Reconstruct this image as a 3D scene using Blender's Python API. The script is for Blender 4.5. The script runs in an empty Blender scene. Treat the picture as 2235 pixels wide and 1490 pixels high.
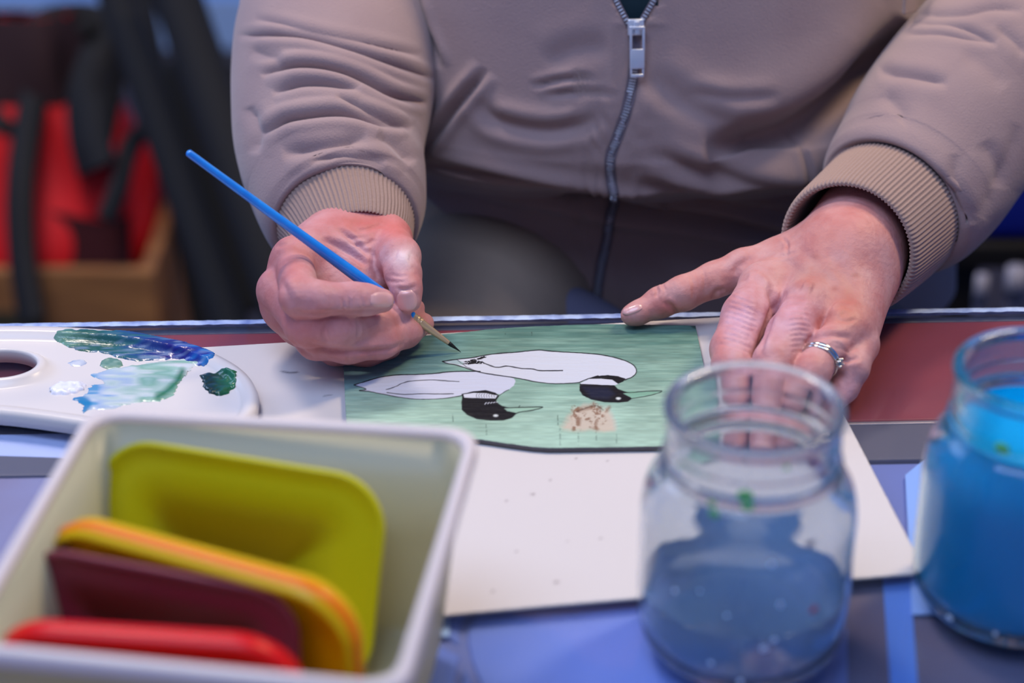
import bpy, bmesh, math, random
import numpy as np
from mathutils import Vector, Matrix, noise
from mathutils.bvhtree import BVHTree

# ------------------------------------------------------------------ camera, world, lights, exposure
W, Hh = 2235, 1490
CAMZ, TH, LENS = 1.32, math.radians(29.0), 75.0
TZ = 0.75                                   # height of the table's glass
FP = LENS / 36.0 * W
ST, CT = math.sin(TH), math.cos(TH)
sc = bpy.context.scene
cd = bpy.data.cameras.new('camera'); cam = bpy.data.objects.new('camera', cd)
sc.collection.objects.link(cam); sc.camera = cam
cam.location = (0, 0, CAMZ); cam.rotation_euler = (math.pi/2 - TH, 0, 0)
cd.lens = LENS; cd.sensor_width = 36; cd.clip_start = 0.02
cd.dof.use_dof = True; cd.dof.focus_distance = 1.15; cd.dof.aperture_fstop = 4.0
sc.view_settings.view_transform = 'Standard'; sc.view_settings.look = 'None'
sc.view_settings.gamma = 1; sc.view_settings.use_curve_mapping = False
sc.view_settings.exposure = 0.32
wd = bpy.data.worlds.new('world'); sc.world = wd; wd.use_nodes = True
wd.node_tree.nodes['Background'].inputs[0].default_value = (0.36, 0.5, 1.0, 1)
wd.node_tree.nodes['Background'].inputs[1].default_value = 0.26

def area(name, loc, target, size, power, col, sy=None):
    l = bpy.data.lights.new(name, 'AREA'); l.energy = power; l.color = col
    l.shape = 'RECTANGLE'; l.size = size; l.size_y = sy or size
    o = bpy.data.objects.new(name, l); sc.collection.objects.link(o); o.location = loc
    o.rotation_euler = (Vector(target) - Vector(loc)).to_track_quat('-Z', 'Y').to_euler()
    return o
area('window_daylight', (-0.45, 0.22, 2.8), (0.05, 1.1, 0.75), 1.2, 24, (0.52, 0.66, 1.0), 1.0)
area('bag_fill_light', (-0.55, 1.55, 2.3), (-0.5, 2.25, 0.2), 0.4, 15, (1.0, 0.86, 0.78))  # added fill with no visible source, brightens the red bag and back wall
area('warm_ceiling_lamp', (0.95, 1.45, 2.25), (0.1, 1.0, 0.75), 0.16, 14, (1.0, 0.78, 0.50), 0.5)
area('side_window_daylight', (-2.3, 2.2, 2.3), (0.0, 1.2, 0.7), 1.4, 17, (0.46, 0.62, 1.0), 1.0)

# ------------------------------------------------------------------ geometry helpers
def P(px, py, t):
    x = (px - W/2)/FP; u = (Hh/2 - py)/FP
    return Vector((x*t, t*(CT + u*ST), CAMZ + t*(-ST + u*CT)))
def J(px, py, h):
    u = (Hh/2 - py)/FP
    return P(px, py, (CAMZ - TZ - h)/(ST - u*CT))
def proj(A):
    A = np.asarray(A, float).reshape(-1, 3)
    Y = A[:, 1]; Z = A[:, 2] - CAMZ
    t = Y*CT - Z*ST; up = Y*ST + Z*CT
    t = np.where(np.abs(t) < 1e-6, 1e-6, t)
    return A[:, 0]/t*FP + W/2, Hh/2 - up/t*FP, t
def lin(c):
    return tuple((x/12.92 if x <= 0.04045 else ((x+0.055)/1.055)**2.4) for x in c)
def rgb(r, g, b): return lin((r/255, g/255, b/255)) + (1,)

def mesh_from(name, V, F, mat=None, parent=None, smooth=True, cols=None, matidx=None):
    me = bpy.data.meshes.new(name)
    V = np.asarray(V, np.float32).reshape(-1, 3)
    if isinstance(F, np.ndarray):
        me.vertices.add(len(V)); me.vertices.foreach_set('co', V.ravel())
        n, k = F.shape
        me.loops.add(n*k); me.loops.foreach_set('vertex_index', F.astype(np.int32).ravel())
        me.polygons.add(n); me.polygons.foreach_set('loop_start', np.arange(0, n*k, k, dtype=np.int32))
        me.update(calc_edges=True)
    else:
        me.from_pydata([tuple(v) for v in V.tolist()], [], F); me.update()
    if smooth: me.polygons.foreach_set('use_smooth', [True]*len(me.polygons))
    if cols is not None:
        ca = me.color_attributes.new('Col', 'FLOAT_COLOR', 'POINT')
        C = np.ones((len(V), 4), np.float32); C[:, :3] = cols
        ca.data.foreach_set('color', C.ravel())
    for m in (mat if isinstance(mat, (list, tuple)) else [mat]):
        if m: me.materials.append(m)
    if matidx is not None: me.polygons.foreach_set('material_index', matidx)
    o = bpy.data.objects.new(name, me); sc.collection.objects.link(o)
    if parent: o.parent = parent; o.matrix_parent_inverse = parent_inv(parent)
    return o
def world_of(o):
    m = o.matrix_basis.copy()
    while o.parent:
        m = o.parent.matrix_basis @ o.matrix_parent_inverse @ m if False else (o.parent.matrix_basis @ (o.matrix_parent_inverse @ m))
        o = o.parent
    return m
def parent_inv(p): return world_of(p).inverted()
def from_bm(name, bm, mat, parent=None, smooth=True):
    bmesh.ops.recalc_face_normals(bm, faces=bm.faces)
    me = bpy.data.meshes.new(name); bm.to_mesh(me); bm.free()
    if smooth: me.polygons.foreach_set('use_smooth', [True]*len(me.polygons))
    for m in (mat if isinstance(mat, (list, tuple)) else [mat]): me.materials.append(m)
    o = bpy.data.objects.new(name, me); sc.collection.objects.link(o)
    if parent: o.parent = parent; o.matrix_parent_inverse = parent_inv(parent)
    return o
def tag(o, label=None, cat=None, group=None, kind=None):
    if label: o['label'] = label
    if cat: o['category'] = cat
    if group: o['group'] = group
    if kind: o['kind'] = kind
    return o
def empty(name, loc, label=None, cat=None, group=None, rz=0):
    o = bpy.data.objects.new(name, None); sc.collection.objects.link(o)
    o.location = loc; o.rotation_euler = (0, 0, rz); o.empty_display_size = 0.02
    return tag(o, label, cat, group)
def box_bm(bm, lo, hi, bev=0, M=None):
    r = bmesh.ops.create_cube(bm, size=1)
    vs = r['verts']
    for v in vs:
        v.co = Vector([lo[i] + (v.co[i]+0.5)*(hi[i]-lo[i]) for i in range(3)])
    if bev:
        es = list({e for v in vs for e in v.link_edges})
        r = bmesh.ops.bevel(bm, geom=es, offset=bev, segments=2, affect='EDGES', profile=0.6)
        vs = list({v for f in r['faces'] for v in f.verts} | {v for v in vs if v.is_valid})
    if M is not None:
        for v in vs: v.co = M @ v.co
def box(name, lo, hi, mat, parent=None, bev=0.002, M=None, smooth=False):
    bm = bmesh.new(); box_bm(bm, lo, hi, bev, M)
    return from_bm(name, bm, mat, parent, smooth)
def lathe(name, prof, center, mat, parent=None, n=96, closed=False):
    V = []; F = []
    for i, (r, z) in enumerate(prof):
        for k in range(n):
            a = 2*math.pi*k/n
            V.append((center[0]+r*math.cos(a), center[1]+r*math.sin(a), center[2]+z))
    m = len(prof)
    for i in range(m-1 if not closed else m):
        j = (i+1) % m
        for k in range(n):
            k2 = (k+1) % n
            F.append((i*n+k, i*n+k2, j*n+k2, j*n+k))
    if not closed:
        if prof[0][0] < 1e-3: pass
    return mesh_from(name, V, F, mat, parent)
def catmull(pts, n):
    """resample a list of rows (any dimension) smoothly to n rows"""
    A = np.array(pts, float); m = len(A)
    s = np.linspace(0, m-1, n); out = []
    for v in s:
        i = min(int(v), m-2); f = v - i
        p0 = A[max(i-1, 0)]; p1 = A[i]; p2 = A[i+1]; p3 = A[min(i+2, m-1)]
        out.append(0.5*((2*p1) + (-p0+p2)*f + (2*p0-5*p1+4*p2-p3)*f*f + (-p0+3*p1-3*p2+p3)*f**3))
    return np.array(out)
def loft(path, n_s, n_a, flat=1.0, up=Vector((0, 0, 1)), off=None, axis=None):
    """tube grid along rows (Vector, radius[, aspect]); returns V, F and (s, a) per vertex"""
    rows = np.array([[*p[0], p[1], (p[2] if len(p) > 2 else flat)] for p in path])
    R = catmull(rows, n_s); C = R[:, :3]
    T = np.gradient(C, axis=0) if axis is None else np.tile(np.array(axis, float), (n_s, 1))
    T /= np.linalg.norm(T, axis=1)[:, None]
    a = np.linspace(0, 2*math.pi, n_a, endpoint=False)
    V = []; 
    u = np.array(up, float)
    for i in range(n_s):
        s = np.cross(T[i], u); s /= np.linalg.norm(s); w = np.cross(s, T[i])
        r = R[i, 3]; rr = np.full(n_a, r)
        if off is not None: rr = rr + off(i/(n_s-1), a)
        V.append(C[i] + np.outer(np.cos(a)*rr, s) + np.outer(np.sin(a)*rr*R[i, 4], w))
    V = np.concatenate(V)
    i = np.arange(n_s-1)[:, None]; k = np.arange(n_a)[None, :]; k2 = (k+1) % n_a
    F = np.stack([i*n_a+k + 0*k2, i*n_a+k2 + 0*i, (i+1)*n_a+k2, (i+1)*n_a+k], -1).reshape(-1, 4)
    return V, F
def vnormals(V, F):
    V = np.asarray(V, float); N = np.zeros_like(V)
    a, b, c, d = (V[F[:, i]] for i in range(4))
    n = np.cross(c-a, d-b)
    for i in range(4): np.add.at(N, F[:, i], n)
    return N/(np.linalg.norm(N, axis=1)[:, None]+1e-12)
def poly_dist(x, y, pts):
    """distance to a polyline in photo pixels, and the fraction along it"""
    best = np.full(x.shape, 1e9); fr = np.zeros(x.shape)
    pts = np.array(pts, float); L = np.r_[0, np.cumsum(np.hypot(*np.diff(pts, axis=0).T))]
    for i in range(len(pts)-1):
        a, b = pts[i], pts[i+1]; ab = b-a; q = (ab**2).sum()+1e-9
        t = np.clip(((x-a[0])*ab[0]+(y-a[1])*ab[1])/q, 0, 1)
        d = np.hypot(x-a[0]-t*ab[0], y-a[1]-t*ab[1])
        m = d < best; best[m] = d[m]; fr[m] = ((L[i]+t*(L[i+1]-L[i]))/L[-1])[m]
    return best, fr
def smooth_line(pts, n=None):
    return catmull(pts, n or max(8, len(pts)*5)) if len(pts) > 2 else pts
def sculpt(V, F, strokes, trange=(0, 9)):
    """press folds into a surface and push its ridges out along its own normals"""
    V = np.array(V, float); N = vnormals(V, F)
    x, y, t = proj(V)
    C = np.array([0, 0, CAMZ]); D = V - C; D /= np.linalg.norm(D, axis=1)[:, None]
    facing = -(N*D).sum(1)
    if (N*(V-V.mean(0))).sum(1).mean() < 0: N = -N; facing = -facing
    wgt = np.clip(facing*2.5, 0, 1)*((t > trange[0]) & (t < trange[1]))
    disp = np.zeros(len(V))
    for st in strokes:
        pts, w, depth = smooth_line(st[0]), st[1], st[2]
        bulge = st[3] if len(st) > 3 else 0.35
        d, fr = poly_dist(x, y, pts)
        taper = np.clip(np.minimum(fr, 1-fr)*5, 0, 1)**0.7 if not (len(st) > 4 and st[4]) else 1.0
        disp += taper*(-depth*np.exp(-(d/w)**2) + depth*bulge*np.exp(-((d-2.3*w)/(1.3*w))**2))
    return V + N*(disp*wgt)[:, None]
def inside(x, y, poly):
    c = np.zeros(x.shape, bool); n = len(poly); j = n-1
    for i in range(n):
        xi, yi = poly[i]; xj, yj = poly[j]
        c ^= ((yi > y) != (yj > y)) & (x < (xj-xi)*(y-yi)/((yj-yi) or 1e-9)+xi)
        j = i
    return c
def mask_poly(x, y, poly, soft=1.0):
    d, _ = poly_dist(x, y, list(poly)+[poly[0]])
    return np.clip(0.5 + np.where(inside(x, y, poly), d, -d)/soft, 0, 1)
def mask_line(x, y, pts, w, soft=1.0):
    d, _ = poly_dist(x, y, smooth_line(pts))
    return np.clip(0.5 + (w - d)/soft, 0, 1)
def vnoise(x, y, seed=0):
    """cheap smooth value noise"""
    rs = np.random.RandomState(seed); G = rs.rand(64, 64)
    xi = np.floor(x).astype(int); yi = np.floor(y).astype(int); fx = x-xi; fy = y-yi
    fx = fx*fx*(3-2*fx); fy = fy*fy*(3-2*fy)
    g = lambda a, b: G[a % 64, b % 64]
    return (g(xi, yi)*(1-fx)+g(xi+1, yi)*fx)*(1-fy)+(g(xi, yi+1)*(1-fx)+g(xi+1, yi+1)*fx)*fy
def over(C, col, m):
    c = np.array(lin(tuple(v/255 for v in col)))
    return C*(1-m[:, None]) + c*m[:, None]

# signed-distance modelling of organic bodies, meshed with surface nets
def sd_cone(Q, a, b, r1, r2):
    ab = b-a; t = np.clip(((Q-a)@ab)/(ab@ab+1e-12), 0, 1)
    return np.linalg.norm(Q - a - t[:, None]*ab, axis=1) - (r1+(r2-r1)*t)
def smin(a, b, k):
    h = np.clip(0.5+0.5*(b-a)/k, 0, 1)
    return b*(1-h)+a*h - k*h*(1-h)
def surface_nets(fun, lo, hi, h):
    lo = np.array(lo, float); n = np.ceil((np.array(hi)-lo)/h).astype(int)+1
    ax = [lo[i]+np.arange(n[i])*h for i in range(3)]
    F = np.empty(tuple(n), np.float32)
    yz = np.stack(np.meshgrid(ax[1], ax[2], indexing='ij'), -1).reshape(-1, 2)
    step = max(1, 400000//len(yz))
    for i in range(0, n[0], step):
        xs = ax[0][i:i+step]
        Q = np.concatenate([np.repeat(xs, len(yz))[:, None], np.tile(yz, (len(xs), 1))], 1)
        F[i:i+step] = fun(Q).reshape(len(xs), n[1], n[2])
    F[0] = F[-1] = 1; F[:, 0] = F[:, -1] = 1; F[:, :, 0] = F[:, :, -1] = 1
    S = F < 0
    cn = [(i, j, k) for i in (0, 1) for j in (0, 1) for k in (0, 1)]
    sl = lambda A, c: A[c[0]:A.shape[0]-1+c[0], c[1]:A.shape[1]-1+c[1], c[2]:A.shape[2]-1+c[2]]
    cnt = sum(sl(S, c).astype(np.int8) for c in cn)
    act = (cnt > 0) & (cnt < 8); idx = np.argwhere(act)
    ids = np.full(act.shape, -1, np.int64); ids[act] = np.arange(len(idx))
    acc = np.zeros((len(idx), 3)); num = np.zeros(len(idx))
    for c in cn:
        for a in range(3):
            if c[a] == 0:
                c2 = list(c); c2[a] = 1
                f1 = F[tuple((idx+c).T)]; f2 = F[tuple((idx+np.array(c2)).T)]
                m = (f1 < 0) != (f2 < 0); t = f1/(f1-f2+1e-20*(f1 == f2))
                p = np.tile(np.array(c, float), (len(idx), 1)); p[:, a] += t
                acc[m] += p[m]; num[m] += 1
    V = lo + (idx + acc/num[:, None])*h
    quads = []
    for a in range(3):
        b, c = (a+1) % 3, (a+2) % 3
        s1 = [slice(None)]*3; s2 = [slice(None)]*3; s1[a] = slice(0, -1); s2[a] = slice(1, None)
        A1 = S[tuple(s1)]; A2 = S[tuple(s2)]
        E = np.argwhere(A1 != A2)
        E = E[(E[:, b] > 0) & (E[:, c] > 0) & (E[:, b] < n[b]-1) & (E[:, c] < n[c]-1)]
        ins = A1[tuple(E.T)]
        def cell(db, dc):
            q = E.copy(); q[:, b] -= db; q[:, c] -= dc
            return ids[tuple(q.T)]
        Q = np.stack([cell(1, 1), cell(0, 1), cell(0, 0), cell(1, 0)], 1)
        Q[~ins] = Q[~ins][:, ::-1]
        quads.append(Q)
    Fq = np.concatenate(quads); Fq = Fq[(Fq >= 0).all(1)]
    return V, Fq
def relax(V, F, it=2, lam=0.5):
    V = V.copy()
    for _ in range(it):
        S = np.zeros_like(V); c = np.zeros(len(V))
        for i in range(4):
            for j in ((i+1) % 4, (i+3) % 4):
                np.add.at(S, F[:, i], V[F[:, j]]); np.add.at(c, F[:, i], 1)
        V = V + lam*(S/c[:, None]-V)
    return V

# ------------------------------------------------------------------ materials
def mat(name, col, rough=0.5, metal=0, bump=None, var=None, vcol=False, sss=0, trans=0, ior=1.45,
        coat=0, sheen=0, spec=0.5, alpha=1, coord='Object', fine=None):
    m = bpy.data.materials.new(name); m.use_nodes = True; nt = m.node_tree; N = nt.nodes; L = nt.links
    b = N['Principled BSDF']; I = b.inputs
    I['Base Color'].default_value = col; I['Roughness'].default_value = rough; I['Metallic'].default_value = metal
    I['IOR'].default_value = ior; I['Transmission Weight'].default_value = trans
    I['Coat Weight'].default_value = coat; I['Sheen Weight'].default_value = sheen
    I['Specular IOR Level'].default_value = spec; I['Alpha'].default_value = alpha
    if sss:
        I['Subsurface Weight'].default_value = sss; I['Subsurface Radius'].default_value = (0.6, 0.25, 0.15)
        I['Subsurface Scale'].default_value = 0.008
    tc = N.new('ShaderNodeTexCoord'); src = None
    if vcol:
        a = N.new('ShaderNodeVertexColor'); a.layer_name = 'Col'; src = a.outputs[0]
    if var:
        col2, scale, amt = var[:3]; st = var[3] if len(var) > 3 else (1, 1, 1)
        mp = N.new('ShaderNodeMapping'); mp.inputs['Scale'].default_value = st
        L.new(tc.outputs[coord], mp.inputs[0])
        n = N.new('ShaderNodeTexNoise'); n.inputs['Scale'].default_value = scale; n.inputs['Detail'].default_value = 6
        L.new(mp.outputs[0], n.inputs['Vector'])
        r = N.new('ShaderNodeValToRGB'); r.color_ramp.elements[0].position = 0.35; r.color_ramp.elements[1].position = 0.68
        r.color_ramp.elements[1].color = (amt, amt, amt, 1)
        L.new(n.outputs[0], r.inputs[0])
        mx = N.new('ShaderNodeMix'); mx.data_type = 'RGBA'
        L.new(r.outputs[0], mx.inputs[0]); mx.inputs[6].default_value = col; mx.inputs[7].default_value = col2
        if src: L.new(src, mx.inputs[6])
        src = mx.outputs[2]
    if src: L.new(src, I['Base Color'])
    if bump:
        n = N.new('ShaderNodeTexNoise'); n.inputs['Scale'].default_value = bump[0]; n.inputs['Detail'].default_value = 5
        if len(bump) > 2:
            mp = N.new('ShaderNodeMapping'); mp.inputs['Scale'].default_value = bump[2]
            L.new(tc.outputs[coord], mp.inputs[0]); L.new(mp.outputs[0], n.inputs['Vector'])
        else: L.new(tc.outputs[coord], n.inputs['Vector'])
        bp = N.new('ShaderNodeBump'); bp.inputs['Strength'].default_value = bump[1]; bp.inputs['Distance'].default_value = 0.001
        L.new(n.outputs[0], bp.inputs['Height']); L.new(bp.outputs[0], I['Normal'])
    return m
def glassmat(name, tint, rough=0.02, mixd=0.0, dcol=None):
    """clear sheet or jar glass; a little of its body scatters when mixd > 0"""
    m = mat(name, tint, rough, trans=1, ior=1.45)
    if mixd:
        nt = m.node_tree; N = nt.nodes; L = nt.links
        d = N.new('ShaderNodeBsdfDiffuse'); d.inputs[0].default_value = dcol
        mx = N.new('ShaderNodeMixShader'); mx.inputs[0].default_value = mixd
        out = N['Material Output']
        L.new(N['Principled BSDF'].outputs[0], mx.inputs[1]); L.new(d.outputs[0], mx.inputs[2]); L.new(mx.outputs[0], out.inputs[0])
    return m
def thinglass(name, tint, refl=1.0, rough=0.03, film=0.0, fcol=(1, 1, 1, 1)):
    m = bpy.data.materials.new(name); m.use_nodes = True; nt = m.node_tree; N = nt.nodes; L = nt.links
    N.remove(N['Principled BSDF']); out = N['Material Output']
    tr = N.new('ShaderNodeBsdfTransparent'); tr.inputs[0].default_value = tint
    gl = N.new('ShaderNodeBsdfGlossy'); gl.inputs['Roughness'].default_value = rough
    fr = N.new('ShaderNodeFresnel'); fr.inputs[0].default_value = 1.5
    mu = N.new('ShaderNodeMath'); mu.operation = 'MULTIPLY'; mu.inputs[1].default_value = refl; mu.use_clamp = True
    ge = N.new('ShaderNodeNewGeometry'); fm = N.new('ShaderNodeMath'); fm.operation = 'SUBTRACT'; fm.inputs[0].default_value = 1; fm.use_clamp = True
    L.new(ge.outputs['Backfacing'], fm.inputs[1]); m3 = N.new('ShaderNodeMath'); m3.operation = 'MULTIPLY'
    L.new(fr.outputs[0], m3.inputs[0]); L.new(fm.outputs[0], m3.inputs[1]); L.new(m3.outputs[0], mu.inputs[0])
    mx = N.new('ShaderNodeMixShader'); L.new(mu.outputs[0], mx.inputs[0]); L.new(gl.outputs[0], mx.inputs[2])
    last = tr.outputs[0]
    if film:
        d = N.new('ShaderNodeBsdfDiffuse'); d.inputs[0].default_value = fcol
        m2 = N.new('ShaderNodeMixShader'); m2.inputs[0].default_value = film
        L.new(last, m2.inputs[1]); L.new(d.outputs[0], m2.inputs[2]); last = m2.outputs[0]
    L.new(last, mx.inputs[1]); L.new(mx.outputs[0], out.inputs[0])
    return m
def translucent(name, col, amt=0.5, rough=0.35):
    m = mat(name, col, rough); nt = m.node_tree; N = nt.nodes; L = nt.links
    t = N.new('ShaderNodeBsdfTranslucent'); t.inputs[0].default_value = col
    mx = N.new('ShaderNodeMixShader'); mx.inputs[0].default_value = amt
    L.new(N['Principled BSDF'].outputs[0], mx.inputs[1]); L.new(t.outputs[0], mx.inputs[2])
    L.new(mx.outputs[0], N['Material Output'].inputs[0])
    return m

M = {}
M['jacket'] = mat('jacket_fleece', rgb(160, 136, 132), 0.9, bump=(900, 0.35), var=(rgb(150, 126, 124), 25, 0.6), sheen=0.25, spec=0.2)
M['rib'] = mat('ribbed_knit', rgb(158, 132, 120), 0.9, bump=(700, 0.3), sheen=0.2, spec=0.2)
M['skin'] = mat('skin', rgb(205, 150, 140), 0.52, vcol=True, bump=(330, 0.45), var=(rgb(178, 92, 84), 85, 0.5), sss=0.12, spec=0.45)
M['nail'] = mat('nail', rgb(216, 164, 160), 0.25, sss=0.1, coat=0.4)
M['metal'] = mat('nickel', rgb(214, 220, 232), 0.35, metal=0.65)
M['metal_dull'] = mat('worn_nickel', rgb(190, 192, 204), 0.35, metal=0.6)
M['tape'] = mat('zip_tape', rgb(112, 100, 108), 0.9, bump=(800, 0.3))
M['silver'] = mat('silver', rgb(225, 222, 215), 0.15, metal=1)
M['gem'] = mat('gem', rgb(190, 225, 235), 0.03, trans=0.8, ior=2.2)
M['shirt'] = mat('teal_cloth', rgb(10, 40, 52), 0.9)
M['trouser'] = mat('khaki_cotton', rgb(142, 124, 108), 0.95, bump=(500, 0.3), var=(rgb(98, 86, 80), 12, 0.6))
M['bluehem'] = mat('blue_grey_cotton', rgb(84, 84, 106), 0.95, bump=(500, 0.3))
M['wood_rail'] = mat('red_brown_lacquered_wood', rgb(150, 58, 56), 0.35, var=(rgb(128, 46, 50), 5, 0.7, (1, 3, 3)), bump=(60, 0.1), spec=0.5)
M['grey_rail'] = mat('grey_painted_metal', rgb(96, 96, 104), 0.5)
M['inset'] = mat('periwinkle_board', rgb(118, 134, 190), 0.7, var=(rgb(104, 118, 176), 9, 0.6))
M['paper'] = mat('paper', rgb(226, 216, 208), 0.75, vcol=True, bump=(250, 0.08), spec=0.3)
M['board'] = mat('painted_wood', rgb(90, 130, 110), 0.42, vcol=True, bump=(160, 0.35, (0.25, 1.6, 1)), spec=0.4)
M['board_edge'] = mat('raw_plywood_edge', rgb(92, 84, 84), 0.85, bump=(300, 0.4))
M['white_plastic'] = mat('white_plastic', rgb(226, 222, 216), 0.28, vcol=True, spec=0.45)
M['paint'] = mat('wet_paint', rgb(200, 200, 200), 0.22, vcol=True, bump=(220, 0.5), coat=0.3)
M['tub'] = translucent('milky_plastic', rgb(212, 206, 170), 0.4)  # walls tinted khaki: yellow light from the trays put into the colour
M['tub_rim'] = translucent('milky_plastic_rim', rgb(240, 230, 226), 0.3)
M['print'] = mat('faded_red_print', rgb(226, 130, 96), 0.6)
M['lime'] = translucent('lime_plastic', rgb(222, 216, 24), 0.3)
M['yellow'] = translucent('yellow_plastic', rgb(238, 200, 0), 0.3)
M['orange'] = translucent('orange_plastic', rgb(246, 130, 0), 0.3)
M['maroon'] = translucent('maroon_reflection', rgb(140, 62, 78), 0.2)
M['red'] = translucent('red_plastic', rgb(232, 2, 14), 0.25)

# ------------------------------------------------------------------ the room
wallm = mat('blue_wall_paint', rgb(128, 178, 240), 0.9, var=(rgb(116, 166, 230), 3, 0.5))
floorm = mat('dark_floorboards', rgb(58, 46, 42), 0.5, var=(rgb(34, 28, 28), 4, 0.8, (8, 1, 1)), bump=(20, 0.2))
tag(box('floor', (-2.6, -1.2, -0.05), (2.6, 3.5, 0), floorm, bev=0), kind='structure')
tag(box('wall_back', (-2.6, 3.42, 0), (2.6, 3.52, 2.9), wallm, bev=0), kind='structure')
tag(box('wall_left', (-2.7, -1.2, 0), (-2.6, 3.52, 2.9), wallm, bev=0), kind='structure')
tag(box('wall_right', (2.6, -1.2, 0), (2.7, 3.52, 2.9), wallm, bev=0), kind='structure')
tag(box('baseboard_back', (-2.6, 3.40, 0), (2.6, 3.42, 0.09), mat('pale_blue_trim', rgb(150, 180, 220), 0.6), bev=0.003), kind='structure')

# ------------------------------------------------------------------ the display table
YAW = math.atan2(1.0675-1.0479, 0.2904+0.2863)
e0 = J(0, 708, 0)
TM = Matrix.Translation((0, e0.y + (0-e0.x)*math.tan(YAW), TZ)) @ Matrix.Rotation(YAW, 4, 'Z')   # origin: far glass edge, -y to the camera
tab = empty('display_table', TM @ Vector((0, -0.35, -TZ)), 'brown wooden display table with glass top and red-brown back rail, holding the painting things', 'table', rz=YAW)
GT = 0.004
box('back_rail', (-1.0, -0.112, -GT-0.06), (1.0, -0.0065, -GT-0.0006), M['wood_rail'], tab, 0.001, TM, True)
box('edge_strip', (-1.0, -0.0062, -GT-0.05), (1.0, -0.0006, -GT-0.0006), M['grey_rail'], tab, 0.0006, TM)
# grooves and mouldings of the rail
box('rail_moulding', (-1.0, -0.1155, -GT-0.05), (1.0, -0.1125, -GT-0.0007), mat('pale_metal_bead', rgb(178, 168, 166), 0.35, metal=0.6), tab, 0.0008, TM, True)
box('inner_rail', (-1.0, -0.150, -GT-0.05), (1.0, -0.116, -GT-0.0008), M['grey_rail'], tab, 0.001, TM)
box('inset_panel', (-1.0, -0.62, -GT-0.03), (1.0, -0.1505, -GT-0.003), M['inset'], tab, 0.001, TM)
box('front_rail', (-1.0, -0.70, -GT-0.06), (1.0, -0.622, -GT-0.0006), M['wood_rail'], tab, 0.004, TM, True)
for sx in (-0.94, 0.94):
    for yy in (-0.66, -0.06):
        box('leg', (sx-0.03, yy-0.03, -TZ), (sx+0.03, yy+0.03, -GT-0.061), M['wood_rail'], tab, 0.003, TM)
glass_m = thinglass('sheet_glass', (0.95, 0.95, 0.97, 1), 0.5, 0.04, 0.03, rgb(150, 160, 200))
gl = box('glass_sheet', (-1.0, -0.71, -GT), (1.0, 0.0, 0.0), glass_m, None, 0, TM)
tag(gl, 'clear sheet of glass covering the display table top, with a back edge painted pale blue for caught light', 'glass top')
# polished back edge of the sheet: caught light painted as an uneven pale strip
rs = random.Random(3); n = 600; V = []; F = []
for i in range(n+1):
    x = -1+2*i/n; j = rs.uniform(-0.0004, 0.0006)
    for (y, z) in ((-0.0044+j, 0.0002), (0.0002, 0.0003+rs.uniform(0, 0.0003)), (0.0006, -0.001), (0.0006, -0.004)):
        V.append(TM @ Vector((x, y, z)))
for i in range(n):
    for k in range(3): F.append((i*4+k, (i+1)*4+k, (i+1)*4+k+1, i*4+k+1))
mesh_from('edge_highlight', V, F, mat('pale_edge_glint', rgb(196, 216, 250), 0.35, bump=(500, 0.6), var=(rgb(110, 130, 190), 90, 0.9)), gl)

# flat coloured sheets under the glass, some in place of window reflections
def flat(name, pts, h, thick, m, label=None, cat=None, parent=None, smooth=False):
    bm = bmesh.new()
    top = [bm.verts.new(J(x, y, h)) for x, y in pts]
    bot = [bm.verts.new(v.co - Vector((0, 0, thick))) for v in top]
    bm.faces.new(top); bm.faces.new(bot[::-1])
    for i in range(len(top)):
        j = (i+1) % len(top); bm.faces.new((top[i], bot[i], bot[j], top[j]))
    o = from_bm(name, bm, m, parent, smooth)
    if label: tag(o, label, cat)
    return o
g = -GT-0.0006
flat('flat_sheet', [(1976, 1036), (2032, 990), (2110, 988), (2110, 1340), (1990, 1340), (1984, 1200)], g, 0.0006, mat('pale_blue_reflection', rgb(150, 190, 245), 0.7), 'pale blue sheet standing in for a reflection in the glass behind the blue water jar', 'paper')  # reflection in the glass put in as a pale blue sheet
flat('flat_strip', [(1925, 1240), (1985, 1240), (2008, 1560), (1948, 1560)], g-0.001, 0.0006, mat('bright_blue_strip', rgb(96, 146, 226), 0.6), 'narrow bright blue strip under the glass between the two jars', 'strip')  # plain bright blue strip of colour below the glass
flat('card', [(1850, 1262), (2300, 1262), (2300, 1600), (1850, 1600)], g-0.0018, 0.0004, mat('slate_card', rgb(92, 98, 124), 0.7, var=(rgb(108, 92, 100), 14, 0.8)), 'dull slate grey card under the glass beneath the blue jar', 'card')
flat('card', [(-150, 905), (190, 935), (215, 1150), (60, 1500), (-200, 1500)], g-0.0018, 0.0004, mat('mauve_card', rgb(138, 128, 150), 0.7, var=(rgb(150, 158, 196), 8, 0.9)), 'mauve grey card under the glass left of the plastic tub', 'card')
flat('flat_sheet', [(-300, 880), (330, 945), (180, 1000), (-300, 985)], g, 0.0006, mat('ice_blue_sheet', rgb(196, 212, 245), 0.7), 'ice blue sheet under the glass in front of the white palette', 'paper')  # plain ice blue sheet of colour below the glass
flat('flat_strip', [(900, 1050), (975, 1050), (982, 1388), (900, 1392)], g, 0.0006, mat('pale_aqua_strip', rgb(170, 205, 240), 0.6), 'pale aqua strip under the glass beside the tub', 'strip')  # plain pale aqua strip of colour below the glass

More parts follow.
